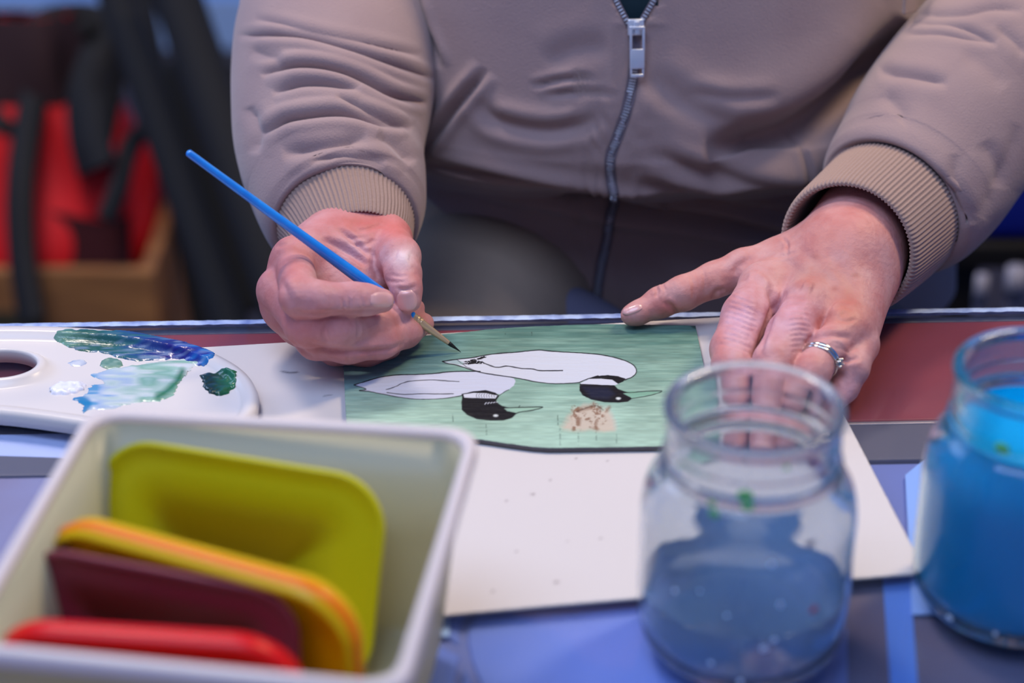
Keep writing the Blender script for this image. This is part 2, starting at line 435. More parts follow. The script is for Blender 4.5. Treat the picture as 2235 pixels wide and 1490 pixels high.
# blue cloth with creases, under the glass at the front
xs = np.linspace(880, 1560, 150); ys = np.linspace(1280, 1640, 90)
X, Y = np.meshgrid(xs, ys); X = X.ravel(); Y = Y.ravel()
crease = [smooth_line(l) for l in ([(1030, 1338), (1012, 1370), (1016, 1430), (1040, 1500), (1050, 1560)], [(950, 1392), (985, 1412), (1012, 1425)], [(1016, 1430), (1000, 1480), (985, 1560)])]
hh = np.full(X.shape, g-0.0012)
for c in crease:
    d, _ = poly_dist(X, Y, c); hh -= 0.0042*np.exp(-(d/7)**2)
hh += 0.0011*(vnoise(X/90, Y/70, 4)-0.5)
V = [J(a, b, min(c, g-0.0004)) for a, b, c in zip(X, Y, hh)]
i = np.arange(89)[:, None]; k = np.arange(149)[None, :]
F = np.stack([i*150+k, (i+1)*150+k, (i+1)*150+k+1, i*150+k+1], -1).reshape(-1, 4)
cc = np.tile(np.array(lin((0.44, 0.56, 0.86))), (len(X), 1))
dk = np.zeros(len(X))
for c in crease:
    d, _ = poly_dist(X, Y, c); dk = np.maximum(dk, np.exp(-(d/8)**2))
cc = over(cc, (44, 52, 84), dk*0.8)       # shade in the creases darkened into the cloth colour
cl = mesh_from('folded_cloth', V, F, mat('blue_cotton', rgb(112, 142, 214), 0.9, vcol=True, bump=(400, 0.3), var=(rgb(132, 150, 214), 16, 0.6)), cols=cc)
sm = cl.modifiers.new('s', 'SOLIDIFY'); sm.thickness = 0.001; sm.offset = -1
tag(cl, 'blue cotton cloth with painted crease shade under the glass between tub and clear jar', 'cloth')

# ------------------------------------------------------------------ white sheet of card on the glass
pp = [(300, 766), (470, 756), (1349, 705), (1731, 683), (1850, 920), (1995, 1200), (2001, 1250), (1860, 1262), (1600, 1285), (1380, 1305), (1180, 1322), (985, 1340), (640, 1372)]
wp = [J(x, y, 0.0012) for x, y in pp]
def grid_sheet(name, poly_px, h, step, thick, m, colf, medge=None, parent=None, hf=None):
    """flat sheet cut along an outline: dense top with its own pigment, plus side walls"""
    outline = np.array([J(x, y, h)[:2] for x, y in poly_px])
    lo = outline.min(0); hi = outline.max(0)
    nx, ny = int((hi[0]-lo[0])/step)+2, int((hi[1]-lo[1])/step)+2
    gx = lo[0]+np.arange(nx)*step; gy = lo[1]+np.arange(ny)*step
    X, Y = np.meshgrid(gx, gy, indexing='ij'); X = X.ravel(); Y = Y.ravel()
    ins = inside(X, Y, outline)
    # snap the outside ring of used cells onto the outline
    S = ins.reshape(nx, ny)
    cell = S[:-1, :-1] | S[1:, :-1] | S[:-1, 1:] | S[1:, 1:]
    ii, kk = np.nonzero(cell)
    F = np.stack([ii*ny+kk, (ii+1)*ny+kk, (ii+1)*ny+kk+1, ii*ny+kk+1], 1)
    used = np.unique(F); out = used[~ins[used]]
    P0 = np.stack([X, Y], 1); cl = np.vstack([outline, outline[:1]])
    best = np.full(len(out), 1e9); bp = P0[out].copy()
    for a, b in zip(cl[:-1], cl[1:]):
        ab = b-a; t = np.clip(((P0[out]-a)@ab)/(ab@ab+1e-12), 0, 1); q = a+t[:, None]*ab
        d = np.hypot(*(P0[out]-q).T); mk = d < best; best[mk] = d[mk]; bp[mk] = q[mk]
    P0[out] = bp
    mp = np.full(len(X), -1); mp[used] = np.arange(len(used)); F = mp[F]
    V = np.c_[P0[used], np.full(len(used), TZ+h)]
    px, py, _ = proj(V)
    cols = colf(px, py)
    if hf is not None: V[:, 2] += hf(px, py)
    nv = len(V)
    # walls
    ed = {}
    for f in F.tolist():
        for a, b in zip(f, f[1:]+f[:1]):
            if (b, a) in ed: del ed[(b, a)]
            else: ed[(a, b)] = 1
    bd = list(ed); vid = sorted({a for e in bd for a in e}); low = {v: nv+i for i, v in enumerate(vid)}
    VB = V[vid].copy(); VB[:, 2] = TZ+h-thick
    W2 = np.array([(b, a, low[a], low[b]) for a, b in bd])
    ec = np.tile(np.array(lin((0.3, 0.27, 0.26)) if medge else cols[0]), (len(VB), 1))
    idx = np.r_[np.zeros(len(F), np.int32), np.full(len(W2), 1 if medge else 0, np.int32)]
    o = mesh_from(name, np.vstack([V, VB]), np.vstack([F, W2]), [m, medge] if medge else m, parent,
                  smooth=True, cols=np.vstack([cols, ec]), matidx=idx)
    return o
def paper_cols(x, y):
    C = np.tile(np.array(lin((0.815, 0.785, 0.765))), (len(x), 1))
    for cx, cy, r in ((1163, 1078, 4), (1202, 1047, 2.5), (1105, 1093, 2.5), (1257, 1000, 3), (1327, 1006, 2), (1214, 1270, 5), (1312, 1174, 3), (1127, 1203, 3), (1075, 1290, 3.5), (1240, 1180, 2)):
        C = over(C, (110, 90, 90), 0.7*np.clip(1.5-np.hypot(x-cx, (y-cy)*1.6)/r, 0, 1))
    C = over(C, (70, 64, 70), 0.75*mask_line(x, y, [(615, 810), (632, 813), (650, 812)], 1.6, 3))
    C = over(C, (90, 84, 86), 0.6*mask_line(x, y, [(705, 864), (722, 862)], 1.2, 2))
    return C
pa = grid_sheet('flat_sheet', pp, 0.0012, 0.0012, 0.0011, M['paper'], paper_cols)
tag(pa, 'large white sheet of heavy paper lying on the glass beneath the green painting', 'paper')

# ------------------------------------------------------------------ painted wooden board
c3 = lambda pts: [(740+x/2.7256, 680+y/2.7256) for x, y in pts]
board_px = c3([(20, 175), (300, 158), (560, 140), (700, 128), (850, 112), (1000, 98), (1200, 88), (1400, 80), (1650, 75), (2120, 84), (2165, 300), (2215, 560), (2225, 798), (1900, 803), (1500, 809), (1250, 812), (1150, 805), (1000, 785), (850, 762), (500, 735), (250, 712), (46, 690), (38, 560)])
B1 = c3([(615, 297), (700, 285), (790, 275), (860, 262), (950, 250), (1050, 243), (1120, 235), (1190, 230), (1260, 236), (1380, 243), (1480, 250), (1560, 258), (1640, 275), (1700, 292), (1750, 318), (1768, 345), (1765, 370), (1740, 392), (1700, 405), (1640, 410), (1560, 398), (1500, 404), (1430, 423), (1340, 430), (1250, 428), (1150, 415), (1050, 395), (950, 380), (850, 365), (780, 345), (710, 322), (650, 310)])
B2 = c3([(90, 438), (160, 415), (250, 390), (340, 378), (450, 375), (560, 370), (650, 360), (740, 357), (830, 358), (900, 365), (980, 380), (1040, 398), (1050, 415), (1040, 440), (1010, 465), (960, 492), (900, 486), (800, 480), (730, 497), (640, 515), (540, 522), (430, 520), (330, 505), (250, 490), (180, 475), (120, 470), (160, 462)])
COL1 = c3([(1480, 402), (1540, 382), (1600, 378), (1660, 385), (1705, 400), (1690, 418), (1660, 432), (1630, 410), (1560, 399)])
BAND1 = c3([(1435, 426), (1500, 402), (1560, 399), (1625, 407), (1660, 432), (1640, 439), (1560, 436), (1440, 432)])
HEAD1 = c3([(1432, 428), (1500, 431), (1560, 433), (1640, 440), (1660, 462), (1700, 475), (1728, 484), (1690, 488), (1735, 510), (1742, 520), (1720, 535), (1660, 543), (1580, 540), (1500, 525), (1450, 500), (1430, 470)])
COL2 = c3([(728, 492), (800, 475), (870, 468), (930, 482), (954, 502), (935, 530), (735, 520)])
BAND2 = c3([(740, 494), (800, 485), (880, 487), (942, 500), (930, 518), (840, 515), (745, 513)])
HEAD2 = c3([(732, 512), (840, 516), (930, 525), (945, 545), (970, 562), (1012, 572), (982, 577), (1000, 592), (1058, 605), (1030, 635), (980, 648), (900, 650), (820, 640), (760, 615), (730, 585), (728, 540)])
TAIL = c3([(735, 300), (780, 290), (860, 264), (876, 272), (850, 285), (815, 289), (850, 300), (874, 313), (800, 312), (760, 318), (735, 310), (760, 304)])
KNOT = c3([(1385, 600), (1400, 575), (1460, 555), (1520, 550), (1560, 575), (1600, 573), (1630, 620), (1650, 680), (1640, 705), (1580, 715), (1500, 700), (1410, 705), (1340, 700), (1325, 680), (1360, 640)])
def board_cols(x, y):
    u = np.clip((x-750)/780, 0, 1); v = np.clip((y-710)/265, 0, 1)
    st = vnoise(x/60, y/3.2, 1)*0.5 + vnoise(x/160+3, y/7, 2)*0.5
    L = lambda r, g_, b: np.array(lin((r/255, g_/255, b/255)))
    top = L(84, 122, 110); bot = L(160, 190, 168); blue = L(62, 112, 134)
    k = np.clip(v*1.15+(st-0.5)*0.55, 0, 1)[:, None]
    C = top*(1-k)+bot*k
    kb = (np.clip(1.15-u*3.1, 0, 1)*np.clip(1.25-v*1.7, 0, 1)*0.95)[:, None]
    C = C*(1-kb)+blue*kb  # blue-teal left end, deepened with the hand's shade as colour
    C = C*(0.84+0.30*vnoise(x/25, y/2.0, 5)[:, None])*(0.86+0.28*vnoise(x/70, y/26, 12)[:, None])
    # bare joints scratched through the paint
    for xx, y0, y1 in ((1217, 905, 928), (1061, 925, 950), (988, 905, 920), (1222, 930, 972), (1262, 945, 972), (1301, 940, 974), (1345, 948, 972), (1102, 712, 730), (1160, 712, 735)):
        m_ = mask_line(x, y, [(xx, y0), (xx+1, y1)], 0.9, 1.5)*(vnoise(x/2, y/3, 8) > 0.45)
        C = over(C, (50, 66, 58), 0.8*m_)
    sh = (vnoise(x/14, y/9, 6)-0.5)*5
    C = over(C, (196, 180, 160), 0.92*mask_poly(x+sh, y+sh, KNOT, 12))
    nz = vnoise(x/7, y/5, 31)*0.6+vnoise(x/2.6, y/2.2, 32)*0.4
    for l, w, q in (([(1256, 892), (1259, 915), (1257, 934)], 9, .50), ([(1298, 886), (1308, 905), (1314, 914)], 9, .48), ([(1296, 915), (1302, 932)], 6, .52), ([(1262, 892), (1290, 887), (1300, 884), (1322, 894), (1332, 889)], 3, .35), ([(1275, 905), (1290, 925)], 7, .58)):
        C = over(C, (122, 80, 52), 0.8*np.clip(mask_line(x+sh, y, l, w, 7)*np.clip((nz-q)*7+0.4, 0, 1), 0, 1))
    C = over(C, (60, 40, 30), 0.7*mask_line(x, y, [(1258, 896), (1280, 888), (1300, 884), (1316, 893)], 1.0, 2))
    wh = (200, 202, 208)
    C = over(C, (194, 196, 208), 0.97*mask_poly(x, y, B2, 1.2))
    C = over(C, wh, 0.98*mask_poly(x, y, B1, 1.2))
    bk = (14, 14, 18)
    C = over(C, (120, 160, 150), 0.6*mask_poly(x, y, c3([(620, 297), (700, 287), (740, 300), (740, 318), (700, 315)]), 2))
    ln = lambda p, w=1.15: mask_line(x, y, c3(p), w, 1.3)
    for p, w in (([(615, 297), (700, 285), (790, 275), (860, 262), (950, 250), (1050, 243), (1120, 235), (1190, 230), (1260, 236), (1380, 243), (1480, 250), (1560, 258), (1640, 275), (1700, 292), (1750, 318), (1768, 345), (1765, 370), (1740, 392), (1700, 407)], 1.1),
                 ([(615, 297), (650, 310), (710, 322), (780, 345), (850, 365), (950, 380), (1050, 395), (1150, 415), (1250, 428), (1340, 430), (1430, 423)], 1.1),
                 ([(850, 298), (880, 315), (940, 332), (1000, 325), (1080, 338), (1150, 342), (1200, 352), (1330, 352)], 1.1),
                 ([(90, 438), (160, 415), (250, 390), (340, 378), (450, 375), (560, 370), (650, 360), (740, 357), (840, 357)], 1.1),
                 ([(90, 438), (160, 462), (120, 470), (180, 475), (250, 490), (330, 505), (430, 520), (540, 522), (640, 515), (730, 500)], 0.9),
                 ([(280, 465), (330, 450), (380, 425), (440, 413), (540, 407), (620, 412), (715, 418)], 0.8),
                 ([(285, 482), (380, 493), (500, 490), (600, 492), (680, 490)], 0.9), ([(700, 285), (760, 330), (830, 357)], 0.6),
                 ([(950, 502), (985, 478), (1010, 465)], 0.7),
                 ([(1430, 422), (1480, 402), (1540, 382)], 1.1)):
        C = over(C, bk, ln(p, w))
    C = over(C, (120, 168, 140), 0.7*mask_poly(x, y, c3([(1660, 466), (1800, 478), (1915, 476), (1860, 497), (1740, 517)]), 1.5))
    C = over(C, (150, 186, 160), 0.7*mask_poly(x, y, c3([(985, 572), (1205, 569), (1150, 588), (1050, 604)]), 1.5))
    for p, w in (([(1655, 462), (1720, 482), (1800, 477), (1900, 473), (1918, 477), (1860, 497), (1790, 510), (1735, 518)], 0.8),
                 ([(970, 570), (1010, 573), (1090, 570), (1210, 568), (1150, 588), (1080, 598), (1045, 612)], 1.1), ([(1075, 560), (1068, 572)], 0.8)):
        C = over(C, bk, ln(p, w))
    for pl in (COL1, COL2, HEAD1, HEAD2): C = over(C, bk, mask_poly(x, y, pl, 1.2))
    C = over(C, bk, mask_poly(x+(vnoise(x/3, y/2, 9)-0.5)*8, y, TAIL, 1.5)*(vnoise(x/2.5, y/1.5, 11) > 0.22))
    C = over(C, wh, mask_poly(x, y, BAND1, 1.2)); C = over(C, wh, mask_poly(x, y, BAND2, 1.2))
    C = over(C, (30, 36, 62), 0.6*mask_poly(x, y, c3([(1450, 450), (1600, 455), (1640, 490), (1600, 520), (1500, 515)]), 10))
    for a in range(8):
        xx = 822+a*15
        C = over(C, bk, ln([(xx, 490), (xx-6, 500), (xx-2, 512)], 0.55))
    for a in range(5):
        xx = 868+a*17
        C = over(C, wh, ln([(xx, 552-a*3), (xx+8, 543-a)], 0.7))
    for ex, ey in ((1662, 517), (932, 620)):
        ex = 740+ex/2.7256; ey = 680+ey/2.7256
        C = over(C, (205, 210, 205), np.clip(1.8-np.hypot((x-ex)/5.0, (y-ey)/2.6)*1.3, 0, 1))
    C = over(C, (40, 62, 58), 0.85*mask_poly(x, y, c3([(2085, 78), (2125, 82), (2135, 110), (2100, 98)]), 3))
    return C
def board_h(x, y):
    return 0.00025*vnoise(x/40, y/2.5, 3) + 0.00012*vnoise(x/6, y/3, 7) - 0.0008*mask_poly(x, y, KNOT, 14)
BH = 0.0042
bo = grid_sheet('painting', board_px, BH, 0.00036, 0.0022, M['board'], board_cols, M['board_edge'], None, board_h)
tag(bo, 'green painted wooden board with two black-headed white birds, lying on the white paper', 'painting')

# ------------------------------------------------------------------ palette
PH = 0.010
pal_px = smooth_line([(-620, 820), (-500, 760), (-250, 722), (0, 710), (200, 716), (350, 735), (450, 762), (530, 806), (563, 858), (545, 908), (470, 940), (350, 944), (200, 924), (0, 898), (-200, 890), (-420, 900), (-580, 880), (-620, 820)], 120)[:-1]
hole_c = J(-6, 792, PH); 
outer = np.array([J(x, y, PH)[:2] for x, y in pal_px])
n = len(outer); cen = outer.mean(0)
def inset2(poly, d):
    nx = np.roll(poly, -1, 0)-np.roll(poly, 1, 0); nx /= np.linalg.norm(nx, axis=1)[:, None]
    nrm = np.c_[-nx[:, 1], nx[:, 0]]
    if ((cen-poly)*nrm).sum() < 0: nrm = -nrm
    return poly + nrm*d
hr = 0.0165
hang = np.arctan2(*(outer-np.array(hole_c[:2])).T[::-1])
hole = lambda r: np.c_[hole_c.x + r*1.25*np.cos(hang), hole_c.y + r*0.9*np.sin(hang)]
rings = [(outer, PH-0.008), (inset2(outer, -0.0004), PH-0.003), (inset2(outer, 0.0006), PH), (inset2(outer, 0.0035), PH+0.0002), (inset2(outer, 0.0068), PH-0.0002), (inset2(outer, 0.0085), PH-0.0028), (inset2(outer, 0.011), PH-0.0040)]
a0 = inset2(outer, 0.011); h1 = hole(hr+0.006)
for f in np.linspace(0.08, 0.92, 12): rings.append((a0*(1-f)+h1*f, PH-0.0040))
rings += [(h1, PH-0.0038), (hole(hr+0.004), PH-0.0012), (hole(hr+0.002), PH), (hole(hr+0.0004), PH-0.0004), (hole(hr), PH-0.002), (hole(hr), PH-0.008), (hole(hr+0.002), PH-0.0085)]
V = np.concatenate([np.c_[r, np.full(n, TZ+z)] for r, z in rings])
V2 = np.concatenate([np.c_[h1, np.full(n, TZ+PH-0.0085)], np.c_[inset2(outer, 0.003), np.full(n, TZ+PH-0.0085)]])
V = np.vstack([V, V2]); R_ = len(rings)+2
i = np.arange(R_)[:, None]; k = np.arange(n)[None, :]
F = np.stack([i*n+k+0*i, ((i+1) % R_)*n+k, ((i+1) % R_)*n+(k+1) % n, i*n+(k+1) % n+0*i], -1).reshape(-1, 4)
x_, y_, _ = proj(V)
C = np.tile(np.array(lin((0.835, 0.81, 0.79))), (len(V), 1))
palm = M['white_plastic']
pal = mesh_from('palette', V, F, palm, cols=C)
tag(pal, 'white plastic oval palette with thumb hole and blue-green smears of paint', 'palette')
bP = BVHTree.FromPolygons([tuple(v) for v in V.tolist()], [tuple(f) for f in F.tolist()])
c4 = lambda pts: [(x/2.79375, 660+y/2.79375) for x, y in pts]
PZ = PH-0.0039
def paint_patch(name, poly, colf, thick, parent, step=0.0006, ridge=0.6, fr=(30, 4), seed=0):
    pts = smooth_line(poly+[poly[0]], len(poly)*4)[:-1]
    ol = np.array([J(x, y, PZ)[:2] for x, y in pts])
    lo = ol.min(0)-step*2; hi = ol.max(0)+step*2
    nx, ny = int((hi[0]-lo[0])/step)+2, int((hi[1]-lo[1])/step)+2
    X, Y = np.meshgrid(lo[0]+np.arange(nx)*step, lo[1]+np.arange(ny)*step, indexing='ij'); X = X.ravel(); Y = Y.ravel()
    V = np.c_[X, Y, np.full(len(X), TZ+PZ)]; px, py, _ = proj(V)
    wob = (vnoise(px/9, py/3.5, seed)-0.5)*9; woby = (vnoise(px/12+9, py/4, seed+1)-0.5)*4
    d, _ = poly_dist(px+wob, py+woby, list(pts)+[pts[0]])
    ins = inside(px+wob, py+woby, pts); sd = np.where(ins, d, -d)
    hgt = np.clip(sd/5.0, -0.5, 1)
    near = np.nonzero(sd > -4)[0]
    for q_ in near:
        h_ = bP.ray_cast(Vector((X[q_], Y[q_], TZ+0.05)), Vector((0, 0, -1)))
        if h_[0] is not None: V[q_, 2] = h_[0].z+0.00008
    rd = vnoise(px/fr[0], py/fr[1], seed+2)
    V[:, 2] += np.where(hgt > 0, np.sqrt(np.abs(hgt)), hgt)*thick*(1-ridge+ridge*rd)
    S = (sd > -2).reshape(nx, ny); cell = S[:-1, :-1] & S[1:, :-1] & S[:-1, 1:] & S[1:, 1:]
    ii, kk = np.nonzero(cell)
    F = np.stack([ii*ny+kk, (ii+1)*ny+kk, (ii+1)*ny+kk+1, ii*ny+kk+1], 1)
    used = np.unique(F); mp = np.full(len(X), -1); mp[used] = np.arange(len(used))
    return mesh_from(name, V[used], mp[F], M['paint'], parent, cols=colf(px[used], py[used], rd[used]))
def mixcols(stops, key):
    A = np.array([lin(tuple(v/255 for v in c)) for _, c in stops]); p = [s for s, _ in stops]
    return np.stack([np.interp(key, p, A[:, i]) for i in range(3)], 1)
def f_dark(x, y, r):
    k = (x-115)/355+(r-0.5)*0.3
    C = mixcols([(0, (96, 140, 120)), (0.18, (38, 88, 76)), (0.45, (40, 96, 104)), (0.62, (36, 70, 128)), (0.8, (34, 26, 112)), (0.92, (34, 66, 156)), (1.0, (40, 112, 180))], k)
    m_ = np.clip((vnoise(x/26, y/3, 21)-0.55)*3, 0, 1)*np.clip((y-735)/30, 0, 1)
    return over(C, (130, 150, 180), m_*0.6)
paint_patch('paint_smear', c4([(320, 225), (400, 208), (500, 205), (620, 212), (700, 205), (660, 182), (760, 190), (900, 212), (1030, 232), (1130, 245), (1210, 275), (1250, 285), (1310, 335), (1300, 370), (1240, 395), (1190, 372), (1100, 345), (1000, 345), (900, 352), (820, 352), (720, 330), (620, 305), (500, 295), (430, 275)]), f_dark, 0.0010, pal, seed=30)['label'] = 'thick dark green to violet blue paint'
def f_pale(x, y, r):
    k = (x-170)/260+(r-0.5)*0.5
    C = mixcols([(0, (90, 150, 190)), (0.15, (160, 180, 205)), (0.4, (186, 202, 198)), (0.7, (130, 172, 152)), (0.9, (162, 194, 182)), (1, (196, 206, 204))], k)
    m_ = np.clip((vnoise(x/40, y/5, 23)-0.5)*3, 0, 1)
    C = over(C, (205, 210, 212), m_*0.7)
    C = over(C, (30, 106, 62), 0.9*mask_line(x, y, [(398, 812), (385, 835), (362, 856), (345, 866)], 7, 12))
    C = over(C, (20, 120, 170), 0.9*mask_line(x, y, [(165, 868), (190, 880), (185, 890)], 9, 8))
    return C
paint_patch('paint_smear', c4([(560, 440), (700, 400), (850, 380), (1020, 355), (1180, 350), (1230, 365), (1190, 385), (1140, 430), (1090, 500), (1060, 560), (960, 600), (820, 610), (700, 640), (560, 650), (500, 670), (510, 620), (450, 588), (520, 560), (560, 510), (640, 490)]), f_pale, 0.0006, pal, seed=40, fr=(40, 6))['label'] = 'pale mint and sky blue smeared paint'
for nm, poly, colr, th in (('paint_dab', [(1218, 440), (1290, 432), (1380, 438), (1445, 468), (1420, 530), (1350, 572), (1290, 555), (1250, 520)], ((16, 44, 34), (36, 110, 70)), 0.0016),
                       ('paint_dab', [(300, 535), (340, 500), (430, 485), (520, 500), (500, 540), (420, 560), (330, 562)], ((222, 222, 230), (240, 240, 246)), 0.0022),
                       ('paint_dab', [(605, 375), (640, 345), (710, 345), (745, 375), (715, 402), (640, 402)], ((96, 136, 116), (130, 160, 140)), 0.0006),
                       ('paint_dab', [(420, 370), (460, 350), (515, 352), (525, 372), (490, 388), (440, 385)], ((160, 172, 196), (200, 205, 212)), 0.0005),
                       ('paint_dab', [(480, 172), (520, 171), (555, 175), (545, 181), (500, 180)], ((60, 130, 170), (90, 150, 180)), 0.0004)):
    o = paint_patch(nm, c4(poly), (lambda x, y, r, c=colr: mixcols([(0.3, c[0]), (0.75, c[1])], r if c[0][0] > 20 else (x-440)/100+0.15*r)), th, pal, 0.0005, 0.3, (9, 5), seed=int(poly[0][0]))
    o['label'] = {1218: 'dark bottle green paint dab', 300: 'glossy white paint dab', 605: 'grey-green paint dab', 420: 'faint lilac paint dab', 480: 'thin teal paint fleck'}[poly[0][0]]

# ------------------------------------------------------------------ jars
def jar(label, cx, cy, water, wmat, gmat, wlabel, stains_glints):
    root = empty('glass_jar', (cx, cy, TZ), label, 'jar')
    h = 0.120
    outer = [(0.0005, 0.0015), (0.026, 0.0012), (0.032, 0.0), (0.038, 0.0012), (0.0425, 0.006), (0.0450, 0.013), (0.0458, 0.022), (0.0460, 0.045), (0.0460, 0.066), (0.0452, 0.075), (0.0430, 0.083), (0.0392, 0.0885), (0.0372, 0.0905), (0.0367, 0.0925), (0.0380, 0.0945), (0.0380, 0.0960), (0.0367, 0.0978), (0.0366, 0.1030), (0.0369, 0.1050), (0.0366, 0.1070), (0.0366, 0.1110), (0.0366, 0.1145), (0.0376, 0.1165), (0.0379, 0.1182), (0.0372, 0.1197), (0.0356, 0.1202)]
    inner = [(0.0338, 0.1195), (0.0330, 0.1175), (0.0331, 0.105), (0.0332, 0.093), (0.0350, 0.0885), (0.0395, 0.080), (0.0425, 0.072), (0.0434, 0.062), (0.0434, 0.024), (0.0425, 0.014), (0.0395, 0.0085), (0.034, 0.0060), (0.020, 0.0052), (0.0005, 0.0050)]
    pr = catmull(outer, 90).tolist() + catmull(inner, 50).tolist()
    lathe('jar_body', pr, (cx, cy, TZ+0.0003), gmat, root, 128, closed=True)
    ins = [(r, z) for r, z in inner if z < water-0.001][::-1]
    rr = np.interp(water, [z for r, z in inner[::-1]], [r for r, z in inner[::-1]])
    e = 0.00025
    wp_ = [(max(r-e, 0.0004), z+e) for r, z in ins] + [(rr-e, water-0.0004), (rr-e, water), (rr-0.0012, water-0.0003), (0.01, water-0.0005), (0.0004, water-0.0005)]
    wo = lathe('water', catmull(wp_, 50).tolist(), (cx, cy, TZ+0.0003), wmat, root, 96, closed=True); wo['label'] = wlabel
    for (ang, z, s, kind) in stains_glints:
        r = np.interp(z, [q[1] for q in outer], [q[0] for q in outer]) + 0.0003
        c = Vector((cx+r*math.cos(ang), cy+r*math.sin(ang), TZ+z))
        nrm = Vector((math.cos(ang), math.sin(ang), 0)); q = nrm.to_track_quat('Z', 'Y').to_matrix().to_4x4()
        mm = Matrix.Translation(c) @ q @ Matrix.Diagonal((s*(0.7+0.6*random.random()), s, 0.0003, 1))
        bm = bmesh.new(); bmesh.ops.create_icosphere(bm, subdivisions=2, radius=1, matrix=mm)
        sp = from_bm('paint_or_glint_spot', bm, SPOT[kind], root); sp['label'] = ('dried green', 'dried grey', 'dried red', 'white glint')[kind]+' spot'
    return root
random.seed(5)
SPOT = [mat('dried_green', rgb(110, 200, 110), 0.6), mat('dried_grey', rgb(90, 96, 120), 0.6), mat('dried_red', rgb(190, 60, 70), 0.6), mat('white_glint', rgb(210, 225, 240), 0.4)]  # white ones are painted glints on the glass, the rest dried paint
gm1 = glassmat('jar_glass', (0.93, 0.97, 0.98, 1), 0.03, 0.10, rgb(176, 192, 215))
def watermat(name, col, dens, scat):
    m = glassmat(name, col, 0.0, scat, dens); m.node_tree.nodes['Principled BSDF'].inputs['IOR'].default_value = 1.33
    return m
wm1 = watermat('cloudy_rinse_water', (0.80, 0.90, 1.0, 1), rgb(112, 156, 204), 0.40)
wm2 = watermat('blue_rinse_water', (0.10, 0.75, 1.0, 1), rgb(0, 178, 240), 0.80)
D = math.radians
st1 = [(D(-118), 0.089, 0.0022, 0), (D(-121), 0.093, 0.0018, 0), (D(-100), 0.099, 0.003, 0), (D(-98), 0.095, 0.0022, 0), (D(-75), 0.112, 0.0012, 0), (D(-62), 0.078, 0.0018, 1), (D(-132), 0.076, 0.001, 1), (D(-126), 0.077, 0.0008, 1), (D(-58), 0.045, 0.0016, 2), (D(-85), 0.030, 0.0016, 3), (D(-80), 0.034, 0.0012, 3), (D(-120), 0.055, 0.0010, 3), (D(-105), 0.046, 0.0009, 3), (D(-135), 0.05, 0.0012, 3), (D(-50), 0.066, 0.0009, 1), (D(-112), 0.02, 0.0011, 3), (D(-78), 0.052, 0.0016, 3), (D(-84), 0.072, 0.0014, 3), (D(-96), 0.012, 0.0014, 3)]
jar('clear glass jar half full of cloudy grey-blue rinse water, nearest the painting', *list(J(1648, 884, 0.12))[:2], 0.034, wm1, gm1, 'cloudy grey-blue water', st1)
gm2 = glassmat('jar_glass_blue', (0.74, 0.94, 1.0, 1), 0.03, 0.08, rgb(90, 190, 220))
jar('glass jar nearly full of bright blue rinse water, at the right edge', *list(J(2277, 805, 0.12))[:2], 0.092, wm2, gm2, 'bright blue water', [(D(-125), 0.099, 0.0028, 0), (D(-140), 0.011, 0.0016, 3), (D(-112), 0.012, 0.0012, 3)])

# ------------------------------------------------------------------ plastic tub and the trays standing in it
RH = 0.100
rimc = [J(205, 897, RH), J(1035, 942, RH), J(868, 1500, RH), J(-92, 1405, RH)]      # back-left, back-right, front-right, front-left
tubc = sum(rimc, Vector())/4; tubc.z = TZ
def rquad(corners, rad, n=8):
    out = []
    for i in range(4):
        p = corners[i]; a = (corners[i-1]-p); b = (corners[(i+1) % 4]-p); la, lb = a.normalized(), b.normalized()
        s = p+la*rad; e = p+lb*rad
        for k in range(n+1):
            t = k/n; out.append(s*(1-t)**2 + p*2*t*(1-t) + e*t*t)
    return out
def ring_at(scale, z, rad):
    cs = []
    for c in rimc:
        v = tubc + (Vector((c.x, c.y, TZ))-tubc)*scale; v.z = TZ+z; cs.append(v)
    return rquad(cs, rad)
tub = empty('plastic_tub', tubc, 'milky white square plastic tub holding coloured trays, in the left foreground', 'tub')
sect = [(1.03, RH-0.006, .016), (1.035, RH-0.002, .016), (1.02, RH, .015), (0.985, RH, .014), (0.970, RH-0.002, .014)]
walls = [(0.965, RH-0.003, .014), (0.90, 0.05, .013), (0.84, 0.008, .012), (0.81, 0.0035, .012), (0.4, 0.003, .006), (0.02, 0.003, 0.0003)]
outerw = [(0.02, 0.0004, 0.0003), (0.82, 0.0004, .012), (0.855, 0.006, .012), (0.915, 0.05, .013), (0.985, RH-0.004, .014)]
def ringmesh(name, secs, m, parent, closed=False):
    V = []; F = []
    for s in secs: V += ring_at(*s)
    n = len(V)//len(secs); k = len(secs)
    for i in range(k if closed else k-1):
        for j in range(n): F.append((i*n+j, ((i+1) % k)*n+j, ((i+1) % k)*n+(j+1) % n, i*n+(j+1) % n))
    return mesh_from(name, V, F, m, parent)
ringmesh('tub_wall', walls+outerw, M['tub'], tub, True)
ringmesh('tub_rim', [(0.966, RH-0.0035, .014), (0.970, RH-0.001, .014), (0.982, RH+0.0006, .014), (1.02, RH+0.0006, .015), (1.035, RH-0.001, .016), (1.036, RH-0.006, .016), (1.02, RH-0.0065, .016), (0.984, RH-0.0045, .015)], M['tub_rim'], tub, True)['label'] = 'white rolled rim'
